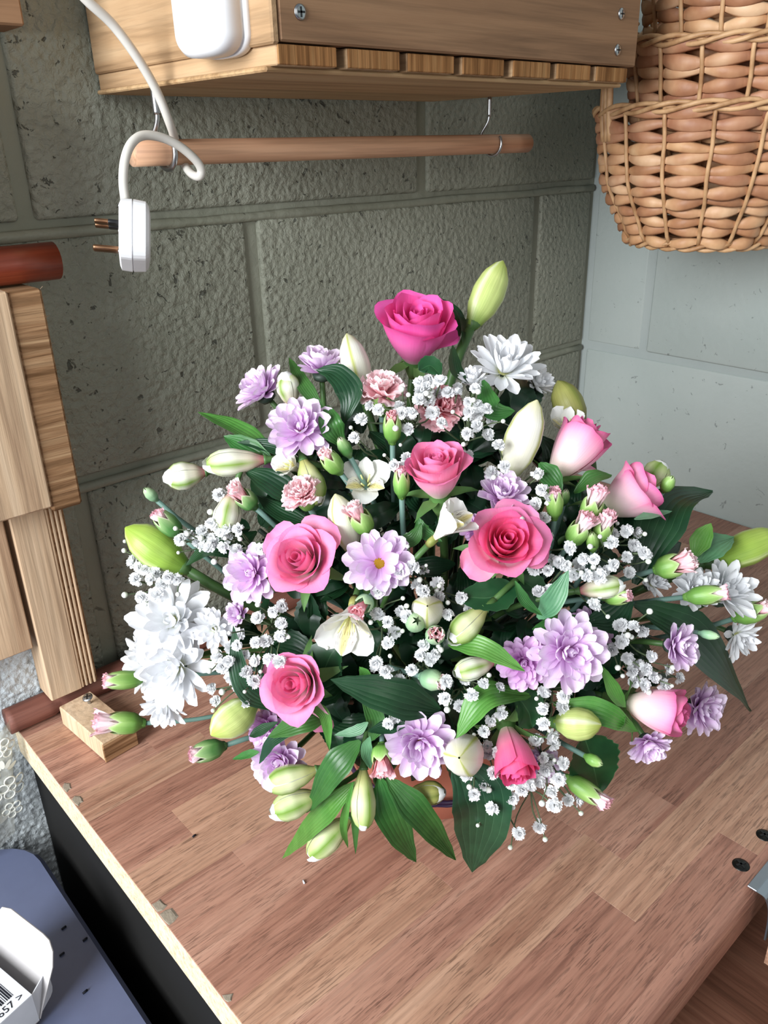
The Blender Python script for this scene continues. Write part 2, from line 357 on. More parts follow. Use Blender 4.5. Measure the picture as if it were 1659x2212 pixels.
# ------------------------------------------------------------------ setting: floor, walls
box('floor', (-3.2, -3.2, -.95), (.3, .3, -.90), MAT['floor'], None, 0, kind='structure')
Z1 = .434                                       # a bed joint of the block wall
def block_wall(name, axis, mat, mortar, joints, lo, hi, gap, prot):
    # backing plane behind recessed joints; each block is a child
    if axis == 'x': wl = box(name, (lo, prot, -.90), (.30, .2, 1.6), mortar, None, 0, kind='structure')
    else: wl = box(name, (prot, lo, -.90), (.2, .012, 1.6), mortar, None, 0, kind='structure')
    rnd = random.Random(4)
    for k in range(-4, 5):
        z0, z1 = Z1+.225*k, Z1+.225*(k+1)
        off = joints[k % 2]; e = [off-.45*i for i in range(0, 8)]
        e = [hi]+[x for x in e if lo < x < hi-.01]+[lo]
        for b, a in zip(e, e[1:]):
            g = gap/2; d = rnd.uniform(-.0012, .0012)
            def warp(co, rr=rnd.random()*20):
                n = noise.noise_vector(co*14+Vector((rr, rr, rr)))
                return co+n*.0018
            if axis == 'x': box('block', (a+g, d, z0+g), (b-g, prot+.02, z1-g), mat, wl, .004, 3, None, warp)
            else: box('block', (d, a+g, z0+g), (prot+.02, b-g, z1-g), mat, wl, .003, 3, None, warp)
    return wl
block_wall('wall_left', 'x', MAT['wall_l'], MAT['mortar'], (-.341, -.128), -2.6, 0., .014, .0045)
block_wall('wall_right', 'y', MAT['wall_r'], MAT['mortar_r'], (-.325, -.10), -2.8, 0., .011, .0018)
# bead of painted mortar squeezed out along the bed joints of the rough wall
def bead(z, x0, x1, seed):
    rnd = random.Random(seed); pts = []
    for i in range(41):
        x = x0+(x1-x0)*i/40
        pts.append(Vector((x, .003, z-.004+.0025*noise.noise(Vector((x*9, seed, 0))))))
    tube('mortar_bead', pts, .0055, MAT['mortar'], bpy.data.objects['wall_left'], 8, lambda s: .0048+.0022*noise.noise(Vector((s*22, seed*3., 0))))
bead(Z1, -1.2, -.004, 1); bead(Z1-.225, -1.2, -.004, 2)
# white roughcast patch to the left of the bench
def rc(s, t):
    x, z = -.858-.30*s, -.36+.46*(t+1)/2
    n = noise.noise(Vector((x*210, z*210, 0)))+.4*noise.noise(Vector((x*420, z*420, 5)))
    return (x, -.009+.0022*n, z)
V, Fc, U = grid(rc, 170, 250)
link('wall_roughcast', meshd('wall_roughcast', V, Fc, U, MAT['roughcast']), kind='structure')

# ------------------------------------------------------------------ workbench
TX0, TY0 = -.898, -.572
tb = thing('workbench', (TX0/2, TY0/2, -.034), 'oak-effect laminate worktop carrying the flower arrangement, chipboard showing at its cut end', 'worktop')
box('core', (TX0, TY0+.014, -.034), (-.002, -.002, -.0014), MAT['chip'], tb, .0004)
rnd = random.Random(12)
SW = .035; y = -.0025; row = 0
while y > TY0+.02:
    y1 = max(y-SW, TY0+.0135)
    if row == 6: cuts = [TX0, -.843, -.55, -.28, -.002]; kinds = ['stave_mid', 'stave_light', 'stave_mid', 'stave_dark']
    elif row == 14: cuts = [TX0, -.66, -.40, -.15, -.002]; kinds = ['stave_dark', 'stave_light', 'stave_mid', 'stave_mid']
    elif row == 13: cuts = [TX0, -.62, -.543, -.25, -.002]; kinds = ['stave_light', 'stave_mid', 'stave_dark', 'stave_mid']
    else:
        cuts = [TX0]; kinds = []
        x = TX0+rnd.uniform(.06, .34)
        while x < -.08: cuts.append(x); x += rnd.uniform(.24, .40)
        cuts.append(-.002)
        for _ in cuts[1:]: kinds.append(rnd.choice(['stave_mid']*6+['stave_light']*2+['stave_dark']*1))
    for a, b, k in zip(cuts, cuts[1:], kinds):
        box('stave', (a, y1, -.0014), (b, y, 0), MAT[k], tb, .00012)
    y = y1; row += 1
# rolled front edge in the same laminate
prof = [(TY0+.0135, 0)]+[(TY0+.0135-.0135*math.sin(a), -.012+.012*math.cos(a)) for a in [R(15*i) for i in range(1, 7)]]+[(TY0, -.034), (TY0+.0135, -.034)]
V = []; Fc = []; U = []
for i, x in enumerate((TX0, -.002)):
    for (yy, zz) in prof: V.append(Vector((x, yy, zz))); U.append((i, 0))
n = len(prof)
Fc = [(k, (k+1) % n, n+(k+1) % n, n+k) for k in range(n)]+[tuple(range(n))[::-1], tuple(range(n, 2*n))]
c0 = Vector((TX0/2, TY0, -.017))
link('front_edge', meshd('front_edge', [v-c0 for v in V], Fc, U, MAT['stave_dark'], False), tb, Matrix.Translation(c0))
# chips knocked out of the cut end, and two black screws near the front edge
for px, py, s in ((146, 1700, .006), (166, 1731, .007), (332, 1962, .006), (349, 1990, .008), (478, 2166, .004)):
    p = at(px, py, 2, 0); g = random.Random(px)
    pts = [Vector((math.cos(a)*s*g.uniform(.5, 1.1)+.3*s, math.sin(a)*s*g.uniform(.6, 1.2), 0)) for a in [2*math.pi*i/9 for i in range(9)]]
    pts = [Vector((max(q.x, -.001), q.y, 0)) for q in pts]
    V = pts+[q*.8+Vector((0, 0, .0006)) for q in pts]; Fc = [tuple(range(9, 18))]+[(i, (i+1) % 9, 9+(i+1) % 9, 9+i) for i in range(9)]
    link('chipped_edge', meshd('chipped_edge', V, Fc, None, MAT['chipgrey'], False), tb, Matrix.Translation((TX0+.0012, p.y, .0001)))
def screw(p, nrm, r, mat, parent, name='screw'):
    g1 = lathe_geo([(r*.55, -.001), (r, 0), (r*.96, r*.16), (r*.6, r*.26), (r*.05, r*.3)], 20)
    V, Fc, U = g1; gs = [g1]
    me = meshd(name, V, Fc, U, mat)
    M = Matrix.Translation(p) @ frame_z(nrm)
    s = link(name, me, parent, M)
    gs = []
    for a in (R(20), R(110)):
        c, q = math.cos(a), math.sin(a); L, wd, h = r*.62, r*.13, r*.33
        vv = [Vector((c*x*L-q*yy*wd, q*x*L+c*yy*wd, z)) for z in (r*.2, h) for x, yy in ((-1, -1), (1, -1), (1, 1), (-1, 1))]
        gs.append((vv, [(4, 5, 6, 7), (0, 1, 5, 4), (1, 2, 6, 5), (2, 3, 7, 6), (3, 0, 4, 7)], [(0, 0)]*8))
    V, Fc, U = join(gs); link('cross_slot', meshd('cross_slot', V, Fc, U, MAT['black'], False), s, M)
    return s
for px, py in ((1651, 1806), (1600, 1870)): screw(at(px, py, 2, -.0008), (0, 0, 1), .0064, MAT['screwblack'], tb)
g = random.Random(5)
for i, (px, py) in enumerate(((420, 1806), (657, 1905))):
    p = at(px, py, 2, .0008)
    o = link('crumb', meshd('crumb', *[x for x in tube_geo([Vector((-.0016, 0, 0)), Vector((0, .0004, .0004)), Vector((.0016, .0003, 0))], .0007, 6)], MAT['ink'] if i == 0 else MAT['card']), None, Matrix.Translation(p) @ Matrix.Rotation(i*1.1, 4, 'Z'))
    tag(o, 'tiny dark speck lying on the bare worktop' if i == 0 else 'tiny pale crumb lying on the bare worktop', 'crumb')

shb = thing('shade_boards', (-.5, -.3, -.90), 'added near-black boards under the worktop standing in for deep shade beside the blue box', 'shade board')  # added boards; their black colour paints the deep shade below the worktop
box('shade_panel', (-.892, -.545, -.899), (-.874, -.013, -.0345), MAT['shadeblack'], shb, .001)
box('front_panel', (-.874, -.545, -.899), (-.66, -.527, -.0345), MAT['shadeblack'], shb, .001)
# metal joining strip and the adjoining worktop at the front right
ms = thing('joining_strip', at(1640, 1900, 2, 0), 'bare aluminium joining strip with a turned-down tail at the worktop front edge', 'metal strip')
xs0 = -.577
box('flange', (xs0, TY0-.001, .0002), (-.30, TY0+.006, .0016), MAT['steel_flat'], ms, .0004)
pts = [Vector((0, -.0065, .001)), Vector((.001, -.0125, -.001)), Vector((.001, -.0165, -.008)), Vector((.0005, -.0185, -.02)), Vector((-.001, -.0195, -.036))]
sp = spline(pts, 14); V = []; Fc = []; U = []
for i, p in enumerate(sp):
    wd = .016*(1-i/14)**1.6+.0035
    for x in (0, wd):
        for t in (-.0006, .0006): V.append(p+Vector((x, t, 0))); U.append((0, 0))
for i in range(14):
    a = i*4; b = a+4
    Fc += [(a, b, b+2, a+2), (a+1, a+3, b+3, b+1), (a, a+1, b+1, b), (a+2, b+2, b+3, a+3)]
Fc += [(0, 2, 3, 1), (56, 57, 59, 58)]
link('tail', meshd('tail', V, Fc, U, MAT['steel_flat'], False), ms, Matrix.Translation((xs0, TY0+.006, 0)))
wb = thing('side_worktop', (-.40, -.75, -.075), 'pale oak-effect board end butting against the metal strip at the front of the worktop', 'worktop')
box('panel', (-.575, -.98, -.055), (-.20, TY0-.0165, -.004), MAT['chip'], wb, .0006)
box('top_sheet', (-.577, -.98, -.004), (-.20, TY0-.0165, -.001), MAT['stave_light'], wb, .0003)
box('end_cap', (-.578, -.98, -.057), (-.575, TY0-.0165, -.004), MAT['stave_light'], wb, .0003)
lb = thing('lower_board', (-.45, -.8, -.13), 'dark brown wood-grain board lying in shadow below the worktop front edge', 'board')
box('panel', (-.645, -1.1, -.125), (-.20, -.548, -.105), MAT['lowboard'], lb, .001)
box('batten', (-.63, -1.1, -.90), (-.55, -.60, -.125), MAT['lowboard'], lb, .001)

# brown rail along the wall, block with screw
rl = thing('brown_rail', (-.905, -.020, .0125), 'thick round brown-stained rail lying along the wall at the back of the worktop', 'rail')
def rr(s):
    x = s*.62
    return .0125 if abs(x-.045) > .0035 else .0108
tube('rod', [Vector((-.905+.62*i/124., -.021, .0128)) for i in range(125)], .0125, MAT['rail'], rl, 22, rr)
bk = thing('wood_block', (-.842, -.08, 0), 'small sawn wooden block with a loose screw, beside the brown rail', 'block')
Mb = Matrix.Translation((-.845, -.078, 0)) @ Matrix.Rotation(R(5), 4, 'Z')
box('body', (-.016, -.042, .0006), (.016, .036, .021), MAT['pine'], bk, .001, 1, Mb)
box('bark_face', (-.0165, -.0435, .0004), (.0165, -.0418, .0195), MAT['furry'], bk, .0006, 1, Mb)
screw(Mb @ Vector((.004, .016, .030)), (-.3, -.2, .9), .0048, MAT['steel'], bk)
tube('screw_shank', [Mb @ Vector((.004, .016, .030)), Mb @ Vector((.006, .019, .02)), Mb @ Vector((.0075, .021, .012))], .0016, MAT['steel'], bk, 8)

# ------------------------------------------------------------------ timber on the left
p1 = thing('timber_post', (-.845, -.02, .02), 'planed pale timber post with ridged grain standing behind the brown rail', 'post')
box('post_body', (-.868, -.040, .0262), (-.838, -.011, .397), MAT['pine'], p1, .0012)
box('upper_length', (-.900, -.070, .430), (-.847, -.012, .562), MAT['pine'], p1, .0012)
box('ridged_strip', (-.838, -.038, .0262), (-.822, -.011, .2155), MAT['furry'], p1, .0015)
for i in range(4): box('ridge', (-.8385+.004*i, -.0395, .0268), (-.8362+.004*i, -.0375, .213), MAT['pine'], p1, .0006)
p2 = thing('timber_offcut', (-.84, -.03, .22), 'short thick timber offcut with a hairy rough-sawn side, fixed to the pale post', 'timber')
box('smooth_face', (-.900, -.062, .222), (-.838, -.041, .398), MAT['pine'], p2, .0015)
box('rough_side', (-.838, -.060, .2165), (-.812, -.011, .397), MAT['furry'], p2, .002)
g = random.Random(8)
gs = []
for i in range(160):
    z = g.uniform(.218, .396); yy = g.uniform(-.058, -.014)
    p = Vector((-.8122, yy, z)); q = p+Vector((g.uniform(.001, .004), g.uniform(-.002, .002), g.uniform(-.004, .002)))
    gs.append(tube_geo([p, (p+q)/2+Vector((.0006, 0, .0004)), q], .00022, 3, False))
V, Fc, U = join(gs); link('splinters', meshd('splinters', V, Fc, U, MAT['pine']), p2, None, kind='stuff')
pn = thing('plywood_panel', (-.90, -.02, .08), 'flat pale plywood panel beside the timber post above the white roughcast', 'panel')
box('sheet', (-1.10, -.040, .088), (-.8725, -.020, .222), MAT['pine'], pn, .001)
box('batten', (-1.10, -.020, .088), (-.89, -.0095, .395), MAT['pine'], pn, .001)
rd = thing('red_rod', (-.80, -.03, .40), 'short end of a glossy red-stained round rod above the timber offcut', 'rod')
pr = [Vector((-1.15+(.362)*i/10., -.034, .413)) for i in range(11)]
tube('shaft', pr, .0145, MAT['redwood'], rd, 24)
tr = thing('upper_batten', (-.84, -.02, .57), 'dark reddish timber batten on the wall above, only its corner showing', 'batten')
pa = at(38, 62, 1, -.03)
box('batten_body', (pa.x-.4, -.045, pa.z), (pa.x, -.005, pa.z+.06), MAT['fascia'], tr, .0015)
box('batten_cap', (pa.x-.4, -.047, pa.z+.06), (pa.x+.002, -.003, pa.z+.075), MAT['fascia'], tr, .001)

# ------------------------------------------------------------------ lace curtain
lc = thing('lace_curtain', (-.95, -.02, .03), 'cream floral lace net hanging in front of the roughcast wall', 'curtain')
def cl(s, t):
    x = -.905-.20*(t+1)/2; z = .022-.118*s
    x += -.02*s*(1-(t+1)/2)
    return (x, -.030+.006*math.sin(x*70+s*2)+.003*math.sin(x*160), z-.012*math.sin(x*45))
V, Fc, U = grid(cl, 24, 50); net = link('net', meshd('net', V, Fc, U, MAT['net']), lc)
g = random.Random(3)
def on_cloth(x, z):
    s = (.022-z)/.118; return Vector((x, -.0315+.006*math.sin(x*70+s*2)+.003*math.sin(x*160), z))
for i in range(16):
    cx, cz, r = -.915-.022*(i % 4)-g.uniform(0, .008), -.000-.026*(i//4)-g.uniform(-.005, .005), g.uniform(.009, .014)
    gs = []; np_ = 5
    if i % 3 != 1:
        for k in range(np_):
            a0 = 2*math.pi*k/np_+i; pts = []
            for q in range(13):
                b = math.pi*2*q/12; rr_ = r*(.62+.0*b); ax, az = math.cos(a0)*r*.62, math.sin(a0)*r*.62
                pts.append(on_cloth(cx+ax+math.cos(b)*r*.36, cz+az+math.sin(b)*r*.36))
            gs.append(tube_geo(pts, .0008, 5, False))
        pts = [on_cloth(cx+math.cos(b)*r*.25, cz+math.sin(b)*r*.25) for b in [2*math.pi*q/10 for q in range(11)]]
        gs.append(tube_geo(pts, .0008, 5, False))
    else:
        for k in range(5):                       # sprig of solid leaves
            a0 = R(20+35*k); c = Vector((cx+math.cos(a0)*r*.7, 0, cz+math.sin(a0)*r*.7)); vv = []
            for q in range(12):
                b = 2*math.pi*q/12; u, v = math.cos(b)*r*.42, math.sin(b)*r*.18
                p = on_cloth(c.x+u*math.cos(a0)-v*math.sin(a0), c.z+u*math.sin(a0)+v*math.cos(a0)); vv.append(p+Vector((0, -.0006, 0)))
            gs.append((vv, [tuple(range(12))], [(0, 0)]*12))
    V, Fc, U = join(gs); link('motif', meshd('motif', V, Fc, U, MAT['lace']), lc)

# ------------------------------------------------------------------ storage box and carton below the bench
sb = thing('storage_box', (-1.05, -.3, -.90), 'slate-blue plastic storage box standing below the end of the worktop', 'box')
def rrect(x0, x1, y0, y1, r, n=6):
    out = []
    for cx, cy, a0 in ((x1-r, y1-r, 0), (x0+r, y1-r, 90), (x0+r, y0+r, 180), (x1-r, y0+r, 270)):
        for i in range(n+1):
            a = R(a0+90*i/n); out.append((cx+math.cos(a)*r, cy+math.sin(a)*r))
    return out
def loft(rings, mat, name, parent, smooth=False, cap=True):
    V = []; Fc = []; n = len(rings[0])
    for r_ in rings: V += [Vector(p) for p in r_]
    for i in range(len(rings)-1):
        for k in range(n): Fc.append((i*n+k, i*n+(k+1) % n, (i+1)*n+(k+1) % n, (i+1)*n+k))
    if cap: Fc += [tuple(range(n))[::-1], tuple(range((len(rings)-1)*n, len(rings)*n))]
    c = sum(V, Vector())/len(V)
    return link(name, meshd(name, [v-c for v in V], Fc, None, mat, smooth), parent, Matrix.Translation(c))
ZB = -.115
def rz(x0, x1, y0, y1, r, z): return [(a, b, z) for a, b in rrect(x0, x1, y0, y1, r)]
loft([rz(-1.34, -.935, -.88, -.035, .05, -.90), rz(-1.36, -.925, -.90, -.022, .05, ZB-.03)], MAT['boxdark'], 'tub', sb)
loft([rz(-1.37, -.914, -.91, -.018, .05, ZB-.03), rz(-1.37, -.914, -.91, -.018, .05, ZB-.004), rz(-1.366, -.918, -.906, -.022, .046, ZB)], MAT['box'], 'lid', sb)
loft([rz(-1.35, -.985, -.88, -.10, .035, ZB), rz(-1.35, -.987, -.88, -.102, .033, ZB+.004), rz(-1.348, -.991, -.876, -.106, .03, ZB+.006)], MAT['box'], 'raised_panel', sb)
for px, py in ((138, 2005), (134, 2062), (184, 2143), (184, 2030)):
    p = at(px, py, 2, ZB+.0008)
    tag(link('seed', meshd('seed', *[x for x in tube_geo([Vector((-.002, 0, 0)), Vector((0, 0, .0005)), Vector((.002, .0006, 0))], .0009, 6)], MAT['ink']), None, Matrix.Translation(p)),
        'small dark seed-like bit of debris on the blue plastic lid', 'debris', 'dark bits on the blue lid')
ct = thing('carton', (-1.0, -.25, ZB), 'small open white carton with a printed barcode, on the blue storage box', 'carton')
CH = .036; A_, B_, C_ = at(0, 2063, 2, ZB+CH), at(69, 2148, 2, ZB+CH), at(0, 2211, 2, ZB+CH)
ex = (B_-C_).normalized(); ez = Vector((0, 0, 1)); ey = ez.cross(ex)
Mc = Matrix((ex, ey, ez)).transposed().to_4x4(); Mc.translation = B_
CW = .075                                       # local: x along the print, y across the lid panel, z up
box('barcode_panel', (-.13, 0, -.0008), (0, CW, 0), MAT['card'], ct, .0002, 1, Mc)
box('front_panel', (-.13, 0, -CH+.007), (0, .0008, -.0008), MAT['card'], ct, .0002, 1, Mc)
box('back_panel', (-.13, CW-.0008, -CH+.007), (0, CW, -.0008), MAT['card'], ct, .0002, 1, Mc)
box('base_panel', (-.13, 0, -CH+.0062), (0, CW, -CH+.007), MAT['card_in'], ct, .0002, 1, Mc)
def flap(name, M, L, W_, mat):
    pts = [(0, 0), (L*.70, .0), (L*.88, W_*.05), (L*.98, W_*.14), (L, W_*.25), (L, W_*.8), (L*.94, W_*.94), (L*.8, W_), (0, W_)]
    V = [Vector((a, b, z)) for z in (0, .0008) for a, b in pts]; n = len(pts)
    Fc = [tuple(range(n))[::-1], tuple(range(n, 2*n))]+[(k, (k+1) % n, n+(k+1) % n, n+k) for k in range(n)]
    link(name, meshd(name, V, Fc, None, mat, False), ct, M)
flap('tuck_flap', Mc @ Matrix.Translation((.001, 0, -CH+.007)) @ Matrix.Rotation(R(-62), 4, 'Y'), .058, CW, MAT['card_in'])
flap('dust_flap', Mc @ Matrix.Translation((0, .0008, -.002)) @ Matrix.Rotation(R(25), 4, 'Z') @ Matrix.Rotation(R(-90), 4, 'X'), .022, CH-.010, MAT['card'])
g = random.Random(66); gs = []; x = -.008
while x > -.062:
    wd = g.choice((.0004, .0004, .0008, .0012))
    vv = [Vector((x-wd, .011, .0002)), Vector((x, .011, .0002)), Vector((x, .028, .0002)), Vector((x-wd, .028, .0002))]
    gs.append((vv, [(0, 1, 2, 3)], [(0, 0)]*4)); x -= wd+g.choice((.0004, .0006, .0009))
V, Fc, U = join(gs); link('barcode', meshd('barcode', V, Fc, U, MAT['ink'], False), ct, Mc)
def text(name, body, size, M, mat, parent):
    cu = bpy.data.curves.new(name, 'FONT'); cu.body = body; cu.size = size; cu.align_x = 'RIGHT'
    to = bpy.data.objects.new(name, cu); col.objects.link(to)
    bpy.context.view_layer.update()
    me = bpy.data.meshes.new_from_object(to.evaluated_get(bpy.context.evaluated_depsgraph_get()))
    bpy.data.objects.remove(to, do_unlink=True); me.materials.append(mat)
    return link(name, me, parent, M)
text('barcode_digits', '0260 6657 >', .0085, Mc @ Matrix.Translation((-.004, .003, .0003)), MAT['ink'], ct)

# ------------------------------------------------------------------ shelf
SX0, SY0, SZ = -.715, -.25, .549
SX1 = at(1366, 120, 1, SY0).x
sh = thing('wall_shelf', (SX0, 0, .53), 'deep timber shelf on the block wall with slatted floor and brown fascia board', 'shelf')
box('fascia_board', (SX0+.002, SY0-.004, SZ), (SX1, SY0+.016, SZ+.14), MAT['fascia'], sh, .0012)
box('return_board', (SX0-.002, SY0+.0165, SZ-.001), (SX0+.018, -.003, SZ+.14), MAT['pine_y'], sh, .0012)
box('end_post', (SX0-.004, SY0-.004, SZ-.0015), (SX0+.0015, SY0+.022, SZ+.14), MAT['pine_y'], sh, .0012)
xa = SX0; sl = []
L = SX1-SX0; wd = L/7.; g = random.Random(2)
for i in range(7):
    a = SX0+wd*i+.0 ; b = a+wd*.84
    yf = SY0-.001-g.uniform(0, .002)
    so = box('slat', (a, yf+.0015, SZ-.0125), (b, -.004, SZ-.001), MAT['pine_y'], sh, .0008)
    box('sawn_end', (a+.0004, yf, SZ-.0122), (b-.0004, yf+.0016, SZ-.0012), MAT['endgrain'], so, .0005)
box('underside_panel', (SX0-.003, SY0+.006, SZ-.0155), (SX1-.004, -.004, SZ-.0124), MAT['pine_x'], sh, .001)
box('shelf_back', (SX0, -.003, SZ), (SX1, -.001, SZ+.14), MAT['pine_x'], sh, .0)
box('right_board', (SX1-.02, SY0+.0165, SZ), (SX1, -.003, SZ+.14), MAT['pine_y'], sh, .001)
for px, py in ((648, 26), (1342, 30), (1334, 108)): screw(at(px, py, 1, SY0-.0043), (0, -1, 0), .0045, MAT['steel'], sh)
# white adaptor on the return board
ad = thing('white_adaptor', at(450, 40, 0, SX0-.01), 'white plastic plug-in adaptor fixed to the end board of the shelf', 'adaptor')
qa, qb = at(374, 40, 0, SX0-.024), at(484, 98, 0, SX0-.024)
y0, y1 = qb.y, qa.y; zb = qb.z-.004
def adring(x, ins, top=.09):
    out = []; w2 = (y1-y0)/2-ins; cy = (y0+y1)/2; r = .022
    for i in range(25):
        a = R(180+180*i/24); out.append((x, cy+math.copysign(abs(math.cos(a))**.6, math.cos(a))*w2, zb+ins+r*.55+math.sin(a)*r*.55))
    out += [(x, cy+w2, zb+top-ins), (x, cy-w2, zb+top-ins)]
    return out
loft([adring(SX0-.002, .0), adring(SX0-.008, .0), adring(SX0-.0085, .001), adring(SX0-.010, .001), adring(SX0-.0105, 0), adring(SX0-.022, .0), adring(SX0-.0255, .0025), adring(SX0-.027, .006)], MAT['white_plastic'], 'housing', ad, True)
loft([[(x-.0003, yy*.6+(y0+y1)/2*.4, (z-zb)*.35+zb+.035) for x, yy, z in adring(SX0-.027, .004)], [(x-.0007, yy*.58+(y0+y1)/2*.42, (z-zb)*.34+zb+.0355) for x, yy, z in adring(SX0-.027, .004)]], MAT['white_plastic'], 'rating_label', ad, False)

# hooks and hanging dowel
DY, DZ = -.10, .4895
dx0, dx1 = at(285, 330, 1, DY).x, at(1138, 308, 1, DY).x
dw = thing('hanging_dowel', (dx0, DY, DZ), 'plain round wooden dowel hanging below the shelf in two metal hooks', 'dowel')
tube('rod', [Vector((dx0+(dx1-dx0)*i/20., DY, DZ)) for i in range(21)], .0092, MAT['dowel'], dw, 26)
for hx, nm, th, rr_ in ((at(352, 300, 1, DY).x, 'thick zinc screw hook near the cable loop, holding the dowel', .0021, .0117), (at(1062, 290, 1, DY).x, 'thin steel screw hook near the far end of the dowel', .0014, .0112)):
    hk = thing('screw_hook', (hx, DY, SZ-.016), nm, 'hook')
    pts = [Vector((hx, DY+.004, SZ-.015)), Vector((hx, DY+.004, DZ+.035)), Vector((hx, DY+.005, DZ+.022)), Vector((hx-.002, DY+.012, DZ+.010))]
    for a in range(20, -221, -24):
        pts.append(Vector((hx+.003*(20-a)/240., DY+math.cos(R(a))*rr_, DZ+math.sin(R(a))*rr_)))
    tube('wire', spline(pts, 60), th, MAT['steel'], hk, 10)
    tube('thread', [Vector((hx, DY+.004, SZ-.016-.0022*i)) for i in range(9)], th*1.25, MAT['steel'], hk, 10, lambda s: th*(1.25+.2*math.cos(s*8*math.pi*2)))

# cable and plug
cb = thing('plug_lead', at(290, 500, 1, -.15), 'white mains lead looped over the dowel, ending in a three-pin plug', 'cable')
cpts = [(150, -40, -.13), (190, 3, -.13), (245, 55, -.128), (300, 130, -.126), (340, 200, -.122), (366, 265, -.116), (378, 300, -.100), (384, 322, -.086), (394, 348, -.094), (412, 374, -.116),
        (430, 381, -.126), (434, 365, -.129), (420, 343, -.130), (385, 314, -.130), (345, 296, -.130), (308, 293, -.131), (284, 310, -.134), (270, 345, -.138), (266, 390, -.142), (270, 432, -.145)]
tube('flex', spline([at(a, b, 1, c) for a, b, c in cpts], 150), .0032, MAT['cable'], cb, 12)
PD = (at(290, 505, 1, -.15)-CAM).dot(FW); px_m = PD/F_PX
Mp = Matrix.Translation(at(292, 505, 1, -.15)) @ Matrix((RT*.96+FW*.28, (FW*.96-RT*.28), UP)).transposed().to_4x4()
# local x = image right, y = away, z = up
def plugring(x, ins):
    out = []; hw, hh, r = 70*px_m-ins, 70*px_m-ins, .009
    for cy, cz, a0 in ((hw-r, hh-r-.004, 0), (-hw+r, hh-r-.004, 90), (-hw+r, -hh+r, 180), (hw-r, -hh+r, 270)):
        for i in range(6):
            a = R(a0+18*i); out.append(Mp @ Vector((x, cy+math.cos(a)*r, cz+math.sin(a)*r)))
    return out
k = px_m
loft([plugring(x*k, i) for x, i in ((-32, .003), (-28, .0004), (-6, 0), (-5, .0008), (-3.5, .0008), (-3, 0), (22, .0006), (29, .003), (32, .008))], MAT['white_plastic'], 'plug_body', cb)
box('earth_pin', (-86*k, -.004, -43*k), (-30*k, .004, -33*k), MAT['brass'], cb, .0012, 2, Mp)
for s in (.2, .62):
    pin = box('line_pin', (-84*k, s*.02-.003, 20*k), (-55*k, s*.02+.003, 28*k), MAT['brass'], cb, .0008, 2, Mp)
    box('pin_sleeve', (-56*k, s*.02-.0031, 19.8*k), (-30*k, s*.02+.0031, 28.2*k), MAT['black'], pin, .0006, 2, Mp)
for yy, zz in ((-.012, 44), (-.013, -10), (-.012, -52)): screw(Mp @ Vector((-32*k, yy, zz*k)), Mp.to_3x3() @ Vector((-1, 0, 0)), .0022, MAT['steel'], cb)

